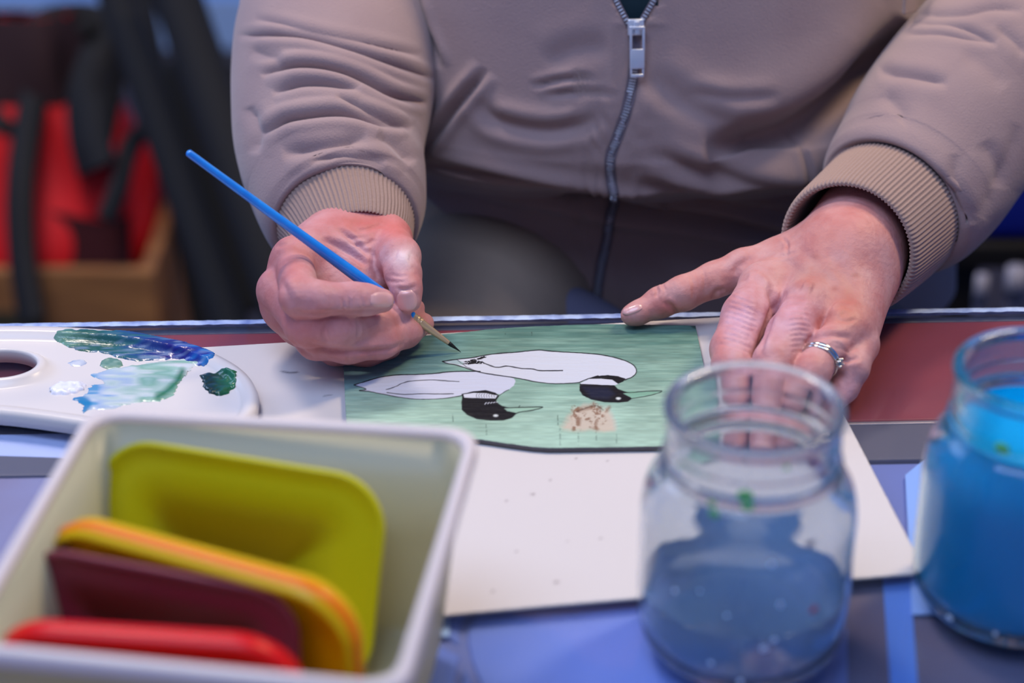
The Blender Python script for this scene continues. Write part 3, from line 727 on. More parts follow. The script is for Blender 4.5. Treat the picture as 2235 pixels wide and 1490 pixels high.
# the faded printed letters on the tub's right inner wall
def letters(strokes, org, ux, uy, w, name, m, parent):
    nrm = ux.cross(uy).normalized(); bm = bmesh.new()
    for a, b in strokes:
        p, q = org+ux*a[0]+uy*a[1], org+ux*b[0]+uy*b[1]; d = (q-p).normalized(); s = d.cross(nrm)*w
        for off in (0.0,):
            v = [bm.verts.new(p-s-d*w*0.5), bm.verts.new(p+s-d*w*0.5), bm.verts.new(q+s+d*w*0.5), bm.verts.new(q-s+d*w*0.5)]
            f = bm.faces.new(v); r = bmesh.ops.extrude_face_region(bm, geom=[f])
            for g_ in r['geom']:
                if isinstance(g_, bmesh.types.BMVert): g_.co -= nrm*0.0003
    return from_bm(name, bm, m, parent, False)
def wall_pt(ci, cj, f, z):
    s = np.interp(z, [0.0035, 0.05, RH], [0.82, 0.90, 0.965])
    p = rimc[ci].lerp(rimc[cj], f); v = tubc+(Vector((p.x, p.y, TZ))-tubc)*(s-0.012); v.z = TZ+z
    return v
Rl = [((0, 0), (0, 1)), ((0, 1), (.6, 1)), ((.6, 1), (.6, .5)), ((.6, .5), (0, .5)), ((.2, .5), (.65, 0))]
Al = [((0, 0), (.35, 1)), ((.35, 1), (.7, 0)), ((.15, .4), (.55, .4))]
for ls, f0 in ((Rl, 0.36), (Al, 0.22)):
    o_ = wall_pt(1, 2, f0, 0.056); ex = (wall_pt(1, 2, f0-0.10, 0.056)-o_); ey = (wall_pt(1, 2, f0, 0.068)-o_)
    letters(ls, o_, ex, ey, 0.0007, 'printed_letter', M['print'], tub)

def tray(name, A, B, down, w, hgt, depth, m, label, rad=0.022, rim=None, th=0.0016):
    """shallow rounded tray standing on its edge: A-B top edge, down = direction of its height"""
    ux = (B-A).normalized(); dn = (down - ux*down.dot(ux)).normalized(); nz = ux.cross(dn).normalized()
    if nz.y > 0: nz = -nz                                        # towards the camera side
    root = None
    def outline(ins, r):
        pts = []
        for (cx, cy, a0) in ((ins+r, ins+r, 180), (w-ins-r, ins+r, 270), (w-ins-r, hgt-ins-r, 0), (ins+r, hgt-ins-r, 90)):
            for k in range(13):
                a = math.radians(a0+k*7.5); pts.append((cx+r*math.cos(a), cy+r*math.sin(a)))
        return pts
    secs = [(0, rad, depth), (0.0, rad, 0.001), (0.001, rad-0.001, 0), (0.01, rad-0.008, 0), (w*0.46, 0.001, 0.0),
            (w*0.46, 0.001, th), (0.01, rad-0.008, th), (0.0028, rad-0.002, th+0.0008), (0.0022, rad-0.0022, depth)]
    V = []; F = []
    for ins, r, z in secs:
        for (x, y) in outline(min(ins, min(w, hgt)/2-0.002), max(r, 0.001)): V.append(A + ux*x + dn*y + nz*z)
    n = 52; k = len(secs)
    for i in range(k):
        for j in range(n): F.append((i*n+j, ((i+1) % k)*n+j, ((i+1) % k)*n+(j+1) % n, i*n+(j+1) % n))
    F.append([4*n+j for j in range(n)]); F.append([5*n+j for j in range(n)][::-1])
    o = mesh_from(name, V, F, m)
    if rim:
        V = []; F = []; rs_ = [(-0.0003, depth*0.30), (-0.0016, depth*0.5), (-0.0003, depth*0.70)]
        for ins, z in rs_:
            for (x, y) in outline(ins, rad-ins): V.append(A + ux*x + dn*y + nz*z)
        for i in range(2):
            for j in range(n): F.append((i*n+j, (i+1)*n+j, (i+1)*n+(j+1) % n, i*n+(j+1) % n))
        mesh_from('rim_band', V, F, rim, o)['label'] = 'orange band around the edge'
    return tag(o, label, 'tray', 'coloured trays in the tub')
tray('plastic_tray', J(228, 945, .090), J(820, 1040, .087), Vector((0.30, -0.42, -0.9)), 0.129, 0.095, 0.0035, M['lime'], 'lime yellow rounded plastic tray, rearmost in the white tub', 0.024)
tray('plastic_tray', J(122, 1100, .091), J(770, 1275, .089), Vector((0.05, 0.03, -1)), 0.139, 0.084, 0.014, M['yellow'], 'golden yellow rounded plastic tray with an orange edge, middle of the tub', 0.024, M['orange'])
tray('plastic_tray', J(52, 1180, .087), J(700, 1300, .086), Vector((-0.10, 0.03, -1)), 0.118, 0.074, 0.003, M['maroon'], 'maroon tray added for the red reflection between the golden tray and the red one', 0.02)  # added tray, carries the red reflected on the golden tray's face
tray('plastic_tray', J(-28, 1339, .090), J(690, 1385, .090), Vector((0.02, 0.10, -1)), 0.121, 0.082, 0.010, M['red'], 'bright red plastic tray, frontmost in the white tub', 0.026)

# ------------------------------------------------------------------ the brush
tip, end = J(1006, 768, BH+0.0004), P(408, 331, 1.088)
ax_ = (end-tip); Lb = ax_.length; ax_ = ax_/Lb
br = empty('paintbrush', tip, 'fine paintbrush with a shiny blue handle, held over the green painting', 'paintbrush')
def tube_along(name, prof, m, parent, n=28):
    V, F = loft([(tip+ax_*s, r) for s, r in prof], len(prof)*8, n)
    nn = len(V)
    V = np.vstack([V, [tip+ax_*prof[0][0], tip+ax_*prof[-1][0]]])
    Fl = [tuple(f) for f in F.tolist()] + [((k+1) % n, k, nn) for k in range(n)] + [(nn-n+k, nn-n+(k+1) % n, nn+1) for k in range(n)]
    return mesh_from(name, V, Fl, m, parent)
tube_along('bristles', [(0, 0.00008), (0.003, 0.0005), (0.007, 0.0011), (0.0095, 0.0012)], mat('black_bristles', rgb(18, 18, 20), 0.3, bump=(900, 0.8)), br)
tube_along('ferrule', [(0.009, 0.00125), (0.012, 0.0014), (0.020, 0.0019), (0.0285, 0.0024), (0.0292, 0.0028), (0.0300, 0.0024), (0.0312, 0.0028), (0.0322, 0.0025), (0.036, 0.0026)], mat('brass_ferrule', rgb(206, 176, 136), 0.3, metal=0.45), br)
tube_along('handle', [(0.0345, 0.0026), (0.045, 0.0031), (0.060, 0.0034), (0.075, 0.0033), (0.11, 0.0027), (Lb-0.02, 0.0021), (Lb-0.003, 0.0020), (Lb-0.0008, 0.0017), (Lb, 0.0006)], mat('blue_lacquer', rgb(36, 148, 238), 0.22, coat=0.6, var=(rgb(6, 84, 190), 60, 0.6)), br)

# ------------------------------------------------------------------ the person
pc = Vector((0.08, 1.36, 0.0))
person = empty('person', pc, 'person in a taupe zip-up fleece jacket painting at the table, brush in right hand', 'person')

# --- hands: joints as (px, py, height above glass, radius in photo px)
def node(px, py, h, r):
    p = J(px, py, h); _, _, t = proj(np.array(p)); return np.array(p), r*float(t[0])/FP
def chain_sd(Q, ch, k=0.004):
    d = None
    for a, b in zip(ch[:-1], ch[1:]):
        (pa_, ra), (pb_, rb) = a, b; c = sd_cone(Q, pa_, pb_, ra, rb)
        d = c if d is None else smin(d, c, k)
    return d
def hand(fingers, palm, lo_pad, strokes, dabs, base, h=0.00105, kf=0.0012, kp=0.007, kpalm=0.012):
    fs = [[node(*q) for q in f] for f in fingers]; ps = [[node(*q) for q in f] for f in palm]
    allp = np.array([q[0] for f in fs+ps for q in f]); mr = max(q[1] for f in fs+ps for q in f)
    lo = allp.min(0)-mr-0.004; hi = allp.max(0)+mr+0.004
    def fun(Q):
        dp = None
        for p in ps:
            c = chain_sd(Q, p, 0.008); dp = c if dp is None else smin(dp, c, kpalm)
        df = None
        for f in fs:
            c = chain_sd(Q, f, 0.0035); df = c if df is None else smin(df, c, kf)
        return smin(dp, df, kp)
    V, F = surface_nets(fun, lo, hi, h)
    V = relax(V, F, 2)
    V = sculpt(V, F, strokes)
    x, y, t = proj(V)
    C = np.tile(np.array(lin(tuple(v/255 for v in base))), (len(V), 1))
    for (cx, cy, rx, ry, col, s) in dabs:
        C = over(C, col, s*np.exp(-(((x-cx)/rx)**2+((y-cy)/ry)**2)))
    return V, F, C

# right hand (left in the picture), holding the brush
RF = [
 [(800, 540, .046, 46), (850, 522, .046, 44), (873, 560, .050, 44), (880, 598, .047, 39), (887, 630, .043, 33), (892, 655, .038, 28)],           # thumb
 [(640, 560, .055, 42), (655, 648, .058, 44), (690, 652, .058, 39), (770, 652, .055, 35), (800, 654, .053, 33), (834, 656, .050, 27)],              # index
 [(606, 632, .045, 42), (668, 712, .040, 45), (740, 714, .038, 43), (820, 706, .032, 38), (876, 690, .026, 30), (908, 672, .0225, 20)],             # middle
 [(618, 676, .032, 40), (690, 742, .026, 42), (760, 748, .026, 44), (830, 740, .024, 42), (885, 724, .019, 34), (924, 706, .0165, 24)],             # ring
 [(650, 712, .020, 36), (730, 764, .011, 32), (800, 768, .010, 32), (850, 758, .010, 26)],                                                        # little
]
RP = [
 [(768, 420, .054, 66), (778, 490, .044, 84), (740, 545, .042, 74)],
 [(770, 505, .046, 70), (645, 570, .050, 48)],
 [(760, 520, .040, 70), (612, 630, .042, 46)],
 [(750, 560, .034, 66), (625, 672, .032, 44)],
 [(745, 600, .028, 60), (660, 708, .022, 42)],
 [(780, 510, .044, 62), (848, 525, .044, 44)],
 [(690, 545, .046, 40), (790, 592, .038, 34), (850, 600, .036, 30)],
 [(740, 640, .030, 60), (840, 690, .026, 40)],
]
z = lambda pts: [(550+x/3.724, 440+y/3.724) for x, y in pts]
RS = [
 (z([(560, 300), (700, 370), (850, 460), (950, 530)]), 6, .0012, .8), (z([(700, 220), (800, 300), (880, 380), (960, 460)]), 5, .0011, .7),
 (z([(960, 380), (985, 440), (990, 520), (1040, 640)]), 6, .0014, .4), (z([(850, 240), (950, 225), (1060, 180)]), 4, .0006, .6),
 (z([(190, 370), (260, 345), (350, 320)]), 5, .0009, .5), 
 (z([(330, 880), (420, 915), (560, 920), (760, 905), (950, 890), (1100, 880)]), 6, .0016, .3),
 (z([(220, 620), (270, 720), (330, 860)]), 8, .0012, .4),
 (z([(620, 960), (580, 1060), (620, 1150)]), 4, .0006, .5), (z([(660, 960), (625, 1050), (650, 1130)]), 3, .0005, .5), (z([(860, 970), (865, 1050), (855, 1120)]), 3, .0005, .6),
 (z([(430, 1130), (600, 1195), (850, 1215), (1100, 1200), (1250, 1150)]), 5, .0013, .4),
 (z([(780, 1230), (790, 1290), (820, 1340)]), 3, .0005, .5), (z([(300, 1100), (400, 1200), (520, 1280)]), 4, .0006, .5),
 (z([(740, 790), (745, 850), (740, 900)]), 3, .0005, .6), (z([(780, 770), (790, 840), (785, 895)]), 3, .0005, .6), (z([(880, 760), (900, 840), (890, 880)]), 3, .0004, .6),
 (z([(1170, 690), (1230, 720), (1300, 700), (1340, 680)]), 4, .0008, .4), (z([(1080, 640), (1180, 655), (1260, 640)]), 3, .0004, .6), (z([(1130, 590), (1200, 610), (1270, 600)]), 3, .0004, .5),
 (z([(870, 380), (950, 340), (1010, 300)]), 4, .0005, .5), (z([(760, 280), (830, 300), (900, 290)]), 3, .0004, .5), (z([(780, 340), (850, 355), (910, 340)]), 3, .0004, .5),
 (z([(1180, 420), (1280, 450)]), 12, -.0012, .2),
]
RD = [(882, 560, 38, 24, (226, 206, 206), .8), (890, 660, 24, 24, (226, 190, 190), .6), (760, 640, 90, 22, (200, 150, 158), .5), (600, 560, 30, 60, (196, 122, 112), .6), (790, 485, 90, 22, (206, 110, 104), .8),
      (590, 650, 40, 50, (190, 106, 92), .6), (620, 720, 60, 50, (186, 100, 90), .6), (860, 500, 50, 22, (214, 112, 104), .7), (700, 710, 60, 40, (206, 132, 140), .5), (800, 780, 100, 30, (196, 120, 124), .6),
      (770, 560, 50, 28, (206, 170, 184), .6), (690, 600, 14, 10, (222, 196, 190), .6), (930, 700, 30, 22, (214, 150, 140), .5), (640, 580, 30, 40, (206, 120, 108), .5), (852, 715, 50, 40, (210, 146, 150), .5)]
RV, RFa, RC = hand(RF, RP, 0, RS, RD, (200, 146, 146))

# left hand (right in the picture), lying on the glass
LF = [
 [(1760, 560, .036, 58), (1625, 588, .032, 45), (1560, 610, .028, 38), (1490, 640, .022, 37), (1440, 660, .0165, 33), (1392, 683, .0125, 25), (1376, 688, .0120, 22)],
 [(1665, 625, .034, 50), (1628, 690, .031, 52), (1598, 762, .024, 47), (1596, 800, .022, 42), (1600, 850, .016, 36), (1606, 892, .0105, 28)],
 [(1762, 668, .036, 50), (1724, 730, .033, 50), (1690, 790, .028, 46), (1680, 850, .022, 38), (1676, 905, .0145, 34), (1672, 940, .0095, 27)],
 [(1852, 720, .032, 46), (1806, 762, .029, 42), (1772, 812, .026, 40), (1748, 866, .018, 35), (1732, 905, .0095, 27)],
 [(1880, 758, .024, 36), (1862, 804, .021, 34), (1842, 846, .0125, 31), (1826, 872, .0088, 25)],
]
LP = [
 [(1945, 440, .043, 84), (1882, 490, .047, 98), (1850, 560, .042, 108)],
 [(1850, 540, .040, 92), (1668, 628, .032, 50)],
 [(1850, 560, .040, 92), (1762, 660, .034, 54)],
 [(1870, 560, .036, 88), (1842, 706, .030, 56)],
 [(1885, 560, .034, 74), (1872, 746, .024, 40)],
 [(1830, 540, .034, 66), (1700, 575, .030, 54)],
 [(1790, 640, .022, 70), (1740, 700, .018, 60)],
]
q2 = lambda pts: [(1320+x/2.98, 400+y/2.98) for x, y in pts]
LS = [
 (q2([(1070, 690), (1095, 790), (1060, 920), (1030, 1000), (1000, 1110)]), 7, .0026, .35), (q2([(1100, 850), (1140, 770), (1180, 700)]), 6, .0016, .4),
 (q2([(1290, 1060), (1360, 1010), (1480, 985), (1600, 1010)]), 6, .0018, .4), (q2([(1500, 1150), (1580, 1150), (1660, 1130)]), 5, .0014, .4),
 (q2([(930, 640), (960, 600), (1020, 610), (1070, 680)]), 7, -.0012, .3), (q2([(1290, 660), (1350, 690)]), 14, -.0016, .2), (q2([(1480, 800), (1540, 860)]), 16, -.0012, .2),
 (q2([(320, 660), (345, 700), (330, 740)]), 4, .0008, .6), (q2([(370, 650), (390, 700)]), 3, .0005, .6), (q2([(390, 770), (430, 800), (470, 850)]), 5, .0012, .4),
 (q2([(640, 560), (650, 640), (640, 720)]), 3, .0004, .6), (q2([(560, 600), (580, 680), (570, 760)]), 3, .0004, .6), (q2([(700, 760), (730, 700), (780, 700)]), 5, .0010, .5),
 (q2([(1150, 350), (1190, 400), (1180, 470)]), 3, .0006, .5), (q2([(840, 600), (870, 540), (960, 480)]), 8, .0008, .4), (q2([(1100, 480), (1250, 560), (1400, 660)]), 13, .0005, .5),
 (q2([(1250, 420), (1400, 560), (1500, 700)]), 13, .0005, .5), (q2([(1430, 420), (1560, 600), (1640, 760)]), 12, .0005, .5),
 (q2([(1060, 480), (1180, 470), (1260, 440)]), 3, .0004, .5), (q2([(1500, 820), (1560, 800), (1620, 830)]), 4, .0005, .6), (q2([(1500, 880), (1570, 900), (1640, 880)]), 4, .0005, .6),
]
for k_ in range(11):    # the fine wrinkles across the first two fingers
    yy = 700+k_*34
    LS.append((q2([(815-k_*8+9*math.sin(k_*2.1), yy+6*math.sin(k_*3.3)), (900-k_*6, yy+26), (1000-k_*4+12*math.sin(k_*1.7), yy+70+8*math.cos(k_*2.7))]), 2.4, .00030, .7))
    LS.append((q2([(1170+k_*3, yy+60), (1260+k_*2, yy+50), (1340, yy+66)]), 2.4, .00026, .7))
for k_ in range(5):
    LS.append((q2([(1400+k_*20, 1040+k_*8), (1480+k_*18, 1032+k_*14), (1560+k_*14, 1060+k_*18)]), 2, .0003, .7))
LD = [(1620, 700, 60, 70, (214, 170, 190), .75), (1740, 690, 70, 60, (214, 166, 186), .6), (1860, 480, 90, 60, (208, 132, 122), .6), (1800, 520, 60, 40, (192, 110, 92), .5), (1770, 600, 60, 40, (178, 122, 104), .6), (1850, 650, 40, 50, (182, 116, 96), .7),
      (1840, 690, 60, 30, (196, 120, 92), .6), (1450, 670, 40, 20, (206, 96, 84), .6), (1540, 610, 60, 30, (216, 144, 124), .5), (1560, 655, 40, 14, (200, 104, 86), .5), (1850, 850, 30, 40, (226, 170, 176), .6), (1640, 610, 14, 10, (226, 180, 180), .5),
      (1780, 560, 10, 7, (150, 84, 70), .5), (1868, 600, 9, 6, (150, 84, 70), .5), (1822, 630, 8, 6, (150, 80, 70), .5), (1745, 625, 9, 6, (160, 84, 80), .4), (1890, 560, 8, 5, (160, 90, 90), .4), (1650, 640, 5, 60, (200, 130, 130), .3), (1760, 790, 30, 20, (214, 140, 130), .5), (1570, 740, 14, 50, (214, 124, 110), .6)]
LV, LFa, LC = hand(LF, LP, 0, LS, LD, (204, 152, 146))

# --- forearms, arms and trunk inside the clothes, coarser, same body mesh
RARM = [(P(778, 470, 1.222), .0205), (P(740, 90, 1.30), .030), (P(745, -250, 1.385), .036), (Vector((-0.13, 1.46, 1.14)), .038)]
LARM = [(P(1940, 450, 1.232), .0215), (P(2100, 220, 1.28), .031), (P(2430, -60, 1.37), .036), (Vector((0.31, 1.48, 1.14)), .038)]
def trunk(Q):
    d = None
    for arm in (RARM, LARM):
        c = chain_sd(Q, [(np.array(p), r) for p, r in arm], 0.01); d = c if d is None else np.minimum(d, c)
    c = chain_sd(Q, [(np.array((0.09, 1.37, 0.66)), .125), (np.array((0.09, 1.37, 0.95)), .115), (np.array((0.09, 1.43, 1.12)), .10), (np.array((0.09, 1.46, 1.24)), .055)], .03)
    s = chain_sd(Q, [(np.array((-0.13, 1.46, 1.14)), .045), (np.array((0.09, 1.44, 1.17)), .07), (np.array((0.31, 1.48, 1.14)), .045)], .03)
    return smin(smin(c, s, .04), d, .01)
TV, TF = surface_nets(trunk, (-0.22, 1.02, 0.50), (0.46, 1.60, 1.32), 0.009)
TCc = np.tile(np.array(lin((0.8, 0.56, 0.54))), (len(TV), 1))
V = np.vstack([RV, LV, TV]); F = np.vstack([RFa, LFa+len(RV), TF+len(RV)+len(LV)])
body = mesh_from('body', V, F, M['skin'], person, cols=np.vstack([RC, LC, TCc]))
body['label'] = 'weathered pink hands, right one gripping the brush, left one spread on the painting'

# --- nails
def bvh_of(V, F): return BVHTree.FromPolygons([tuple(v) for v in V.tolist()], [tuple(f) for f in F.tolist()])
bR, bL = bvh_of(RV, RFa), bvh_of(LV, LFa)
CO = Vector((0, 0, CAMZ))
def hit(bv, px, py):
    d = (P(px, py, 1)-CO).normalized(); return bv.ray_cast(CO, d)
def nail(bv, cx, cy, dx, dy, ln, wd, tilt=0.0):
    """nail on the finger surface at a photo pixel; (dx, dy) points to its free end"""
    V = []; F = []; nu, nv = 13, 11; L_ = math.hypot(dx, dy); ex = (dx/L_, dy/L_); ey = (-ex[1], ex[0])
    h0 = hit(bv, cx, cy)
    if h0[0] is None: return
    for i in range(nu):
        for j in range(nv):
            a = -1+2*i/(nu-1); b = -1+2*j/(nv-1)
            sq = math.sqrt(max(0, 1-(abs(a)**2.6)))**0.8
            sx = a*ln; sy = b*wd*(sq if a > 0 else max(sq, 0.55))
            r = hit(bv, cx+ex[0]*sx+ey[0]*sy, cy+ex[1]*sx+ey[1]*sy)
            p, nn = (r[0], r[1]) if r[0] is not None and (r[0]-h0[0]).length < 0.015 else (None, None)
            if p is None: p, nn = h0[0], h0[1]
            edge = max(abs(a)**6, abs(b)**6)
            V.append(p + nn*(0.0007*(1-edge)+0.00005+(0.0004 if a > 0.6 else 0)*(1-abs(b)**4)))
    for i in range(nu-1):
        for j in range(nv-1): F.append((i*nv+j, (i+1)*nv+j, (i+1)*nv+j+1, i*nv+j+1))
    mesh_from('fingernail', V, F, M['nail'], body)
nail(bR, 834, 654, 1, .05, 25, 17); nail(bR, 888, 656, .1, 1, 23, 22)
nail(bL, 1380, 676, -1, .35, 22, 9)

# --- rings
def ring_on(pos, axis, R_, r, name, parent):
    V, F = [], []; q = axis.to_track_quat('Z', 'Y').to_matrix()
    for i in range(64):
        a = 2*math.pi*i/64
        for k in range(12):
            b = 2*math.pi*k/12
            V.append(pos + q @ Vector(((R_+r*0.6*math.cos(b))*math.cos(a), (R_+r*0.6*math.cos(b))*math.sin(a), r*math.sin(b))))
    for i in range(64):
        for k in range(12): F.append((i*12+k, ((i+1) % 64)*12+k, ((i+1) % 64)*12+(k+1) % 12, i*12+(k+1) % 12))
    return mesh_from(name, V, F, M['silver'], parent)
ra, rb = node(1806, 762, .029, 42), node(1772, 812, .026, 40)
axd = Vector(rb[0]-ra[0]).normalized(); rc = Vector(ra[0]*0.55+rb[0]*0.45); rr_ = (ra[1]*0.55+rb[1]*0.45)+0.0004
r1 = ring_on(rc, axd, rr_, 0.0011, 'ring', person); r1['label'] = 'silver wedding band on the left ring finger'
r2 = ring_on(rc+axd*0.0024, axd, rr_, 0.0009, 'ring', person); r2['label'] = 'silver ring with a small clear stone'
side = Vector((1, -0.35, 0.30)); side = (side-axd*side.dot(axd)).normalized()
gp = rc+axd*0.0026+side*(rr_+0.0014)
bm = bmesh.new(); qm = side.to_track_quat('Z', 'Y').to_matrix().to_4x4()
bmesh.ops.create_cone(bm, cap_ends=True, segments=10, radius1=0.0022, radius2=0.0014, depth=0.0010, matrix=Matrix.Translation(gp+side*0.0012) @ qm)
bmesh.ops.create_cone(bm, cap_ends=True, segments=10, radius1=0.0004, radius2=0.0022, depth=0.0018, matrix=Matrix.Translation(gp-side*0.0002) @ qm)
from_bm('gemstone', bm, M['gem'], r2, False)
bm = bmesh.new()
for k in range(4):
    a = math.pi/4+k*math.pi/2; d = qm.to_3x3() @ Vector((math.cos(a), math.sin(a), 0))
    bmesh.ops.create_cone(bm, cap_ends=True, segments=8, radius1=0.0005, radius2=0.0005, depth=0.0034, matrix=Matrix.Translation(gp+d*0.0020+side*0.0002) @ qm)
from_bm('prong_setting', bm, M['silver'], r2)

# --- jacket body: an elliptical column, belly over the waist fold, hem cut on the slant
zk = [0.58, 0.62, 0.66, 0.70, 0.735, 0.752, 0.764, 0.778, 0.80, 0.83, 0.87, 0.92, 1.0, 1.08, 1.14, 1.18]
yf = [1.225, 1.22, 1.216, 1.212, 1.208, 1.205, 1.186, 1.160, 1.153, 1.158, 1.170, 1.184, 1.225, 1.29, 1.35, 1.40]
hw = [0.235, 0.232, 0.228, 0.222, 0.216, 0.212, 0.208, 0.204, 0.20, 0.198, 0.196, 0.195, 0.198, 0.20, 0.17, 0.09]
NS, NA = 330, 560
an = np.linspace(-math.pi, math.pi, NA, endpoint=False); 
wrp = an + 0.55*np.sin(an)*0; 
sgrid = np.linspace(0, 1, NS)
XC = 0.085
V = np.zeros((NS, NA, 3))
for k, a in enumerate(an):       # a = 0 faces the camera (-y)
    sx = math.sin(a); cxs = math.cos(a)
    xa = XC + 0.2*sx
    zmin = np.interp(xa, [-0.12, -0.075, -0.052, 0.0, 0.05, 0.07, 0.28], [0.785, 0.772, 0.757, 0.720, 0.680, 0.64, 0.62]) if cxs > 0 else 0.64
    zz = zmin + sgrid*(1.18-zmin)
    y0 = np.interp(zz, zk, yf); w = np.interp(zz, zk, hw); bk = 1.55
    e = 0.80 if a < 0 else 0.80+0.2*min(1, a/1.2)
    X = XC + w*np.sign(sx)*abs(sx)**e
    ym = 1.36
    Y = ym + (np.where(cxs > 0, (y0-ym), (bk-ym)))*abs(cxs)**e
    V[:, k] = np.stack([X, Y, zz], 1)
V = V.reshape(-1, 3)
i = np.arange(NS-1)[:, None]; k = np.arange(NA)[None, :]
F = np.stack([i*NA+k+0*i, i*NA+(k+1) % NA, (i+1)*NA+(k+1) % NA, (i+1)*NA+k+0*i], -1).reshape(-1, 4)
zip_px = [(1385, 62), (1385, 130), (1379, 185), (1366, 245), (1347, 300), (1332, 345), (1334, 395), (1340, 438), (1332, 470), (1325, 520), (1311, 585), (1301, 655), (1297, 700)]
zs = smooth_line(zip_px, 60)
TS = [
 ([(900, 362), (1000, 378), (1100, 398), (1200, 420), (1310, 440), (1345, 452), (1450, 465), (1600, 490), (1740, 525), (1850, 560)], 13, .0105, .45),
 ([(1060, 150), (1030, 190), (985, 245), (925, 330)], 9, .006, .7),
 ([(1160, 190), (1230, 172), (1300, 166)], 6, .0028, .5), ([(1190, 210), (1270, 200), (1345, 205)], 6, .002, .5),
 ([(1050, 215), (1080, 262), (1180, 285), (1260, 275), (1320, 250)], 14, .0035, .7),
 ([(1190, 140), (1250, 110), (1330, 100)], 22, .002, .3),
 ([(2000, 60), (1900, 190), (1790, 275), (1680, 320), (1540, 340)], 46, .024, .12),
 ([(1420, 330), (1500, 370), (1640, 410), (1780, 430)], 16, .005, .5),
 ([(1400, 400), (1500, 430), (1640, 455), (1760, 465)], 16, .007, .4),
 ([(1420, 160), (1500, 230), (1600, 262)], 24, .003, .4),
 ([(1500, 200), (1600, 215), (1700, 210)], 12, .0015, .5),
 ([(960, 420), (1100, 440), (1250, 480)], 22, .002, .3),
 ([(1450, 560), (1600, 590), (1750, 600)], 22, .002, .3),
 ([(1240, 560), (1262, 480), (1285, 440), (1280, 380), (1300, 300), (1320, 250)], 5, .0012, .4),
 ([(1762, 300), (1765, 350), (1762, 410)], 6, .003, .3),
 ([(905, -10), (925, 60), (945, 110), (958, 150)], 8, .004, .5),
]
ofs = lambda d: [(x+d, y) for x, y in zs.tolist()]
TS += [(ofs(-30), 5, .0012, .6, 1), (ofs(32), 5, .0012, .6, 1), (ofs(52), 3.5, .0009, .3, 1), (ofs(-48), 3.5, .0007, .3, 1), (ofs(0), 14, .0014, .2, 1)]
V = sculpt(V, F, TS, (1.1, 1.5))
# open collar: the V above the slider shows the shirt
x, y, t = proj(V)
zc = np.clip((62-y)/62, 0, 4)
cut = (np.abs(x-1385) < 42*zc*0.95) & (y < 58) & (V[:, 1] < 1.36)
keep = ~cut[F].any(1); F2 = F[keep]
jacket = mesh_from('jacket', V, F2, M['jacket'], person)
so = jacket.modifiers.new('s', 'SOLIDIFY'); so.thickness = 0.0022; so.offset = -1
jacket['label'] = 'taupe fleece jacket with a metal zip'
bJ = bvh_of(V, F)
# shirt behind the open zip
mesh_from('shirt', *(lambda: (lambda s=[1,1]: ( [ (Vector(hit(bJ, px_, py_)[0]) + Vector((0, 0.010, 0))) if hit(bJ, px_, py_)[0] else P(px_, py_, 1.3) for py_ in range(-240, 81, 20) for px_ in range(1255, 1516, 20)], [(r*14+c, r*14+c+1, (r+1)*14+c+1, (r+1)*14+c) for r in range(16) for c in range(13)]))())(), M['shirt'], person)['label'] = 'dark teal shirt in the open collar'

# --- zip: tapes, teeth, slider
def ribbon(name, pts, w, lift, m, parent, nrow=5):
    V = []; F = []; pts = np.array(pts)
    T = np.gradient(pts, axis=0); T /= np.linalg.norm(T, axis=1)[:, None]
    for p, tt in zip(pts, T):
        for j in range(nrow):
            o_ = (j/(nrow-1)*2-1)*w; r = hit(bJ, p[0]-tt[1]*o_, p[1]+tt[0]*o_)
            V.append(r[0]+r[1]*lift if r[0] else P(p[0], p[1], 1.28))
    for i in range(len(pts)-1):
        for j in range(nrow-1): F.append((i*nrow+j, i*nrow+j+1, (i+1)*nrow+j+1, (i+1)*nrow+j))
    return mesh_from(name, V, F, m, parent)
ribbon('zip_tape', zs, 13, 0.0006, M['tape'], jacket, 7)
def teeth(name, pts, off, pitch, m, parent):
    bm = bmesh.new(); pts = np.array(pts)
    last = None; cnt = 0
    fine = catmull(pts.tolist(), 1500)
    for i in range(1, len(fine)-1):
        T = fine[i+1]-fine[i-1]; T /= np.linalg.norm(T)+1e-9
        r = hit(bJ, fine[i][0]-T[1]*off, fine[i][1]+T[0]*off)
        if r[0] is None: continue
        if last is not None and (r[0]-last).length < pitch: continue
        last = r[0]; r2_ = hit(bJ, fine[i+1][0]-T[1]*off, fine[i+1][1]+T[0]*off)
        n_ = r[1] if (r[1].dot(r[0]-CO) < 0) else -r[1]
        d = ((r2_[0] if r2_[0] else r[0]+Vector((0, 0, -1)))-r[0]); d = (d-n_*d.dot(n_)).normalized(); s = d.cross(n_)
        Mx = Matrix((( *s, 0), (*d, 0), (*n_, 0), (0, 0, 0, 1))).transposed(); Mx.translation = r[0]+n_*0.0014
        box_bm(bm, (-0.0012, -0.00042, -0.0008), (0.0012, 0.00042, 0.0008), 0.0002, Mx)
    return from_bm(name, bm, m, parent, False)
teeth('zip_teeth', zs[6:], -2.4, 0.00165, M['metal_dull'], jacket); teeth('zip_teeth', zs[6:], 2.4, 0.00165, M['metal_dull'], jacket)
la = smooth_line([(1325, -40), (1345, 2), (1362, 35), (1376, 62)], 20); rb_ = smooth_line([(1448, -40), (1426, 2), (1407, 35), (1393, 62)], 20)
teeth('zip_teeth', la, 0, 0.0020, M['metal'], jacket); teeth('zip_teeth', rb_, 0, 0.0020, M['metal'], jacket)
for p_ in (la, rb_): ribbon('zip_tape', p_, 7, 0.0004, M['tape'], jacket, 3)
h0 = hit(bJ, 1385, 90); h1_ = hit(bJ, 1385, 150)
n_ = h0[1] if h0[1].dot(h0[0]-CO) < 0 else -h0[1]
d = (h1_[0]-h0[0]); d = (d-n_*d.dot(n_)).normalized(); s = d.cross(n_)
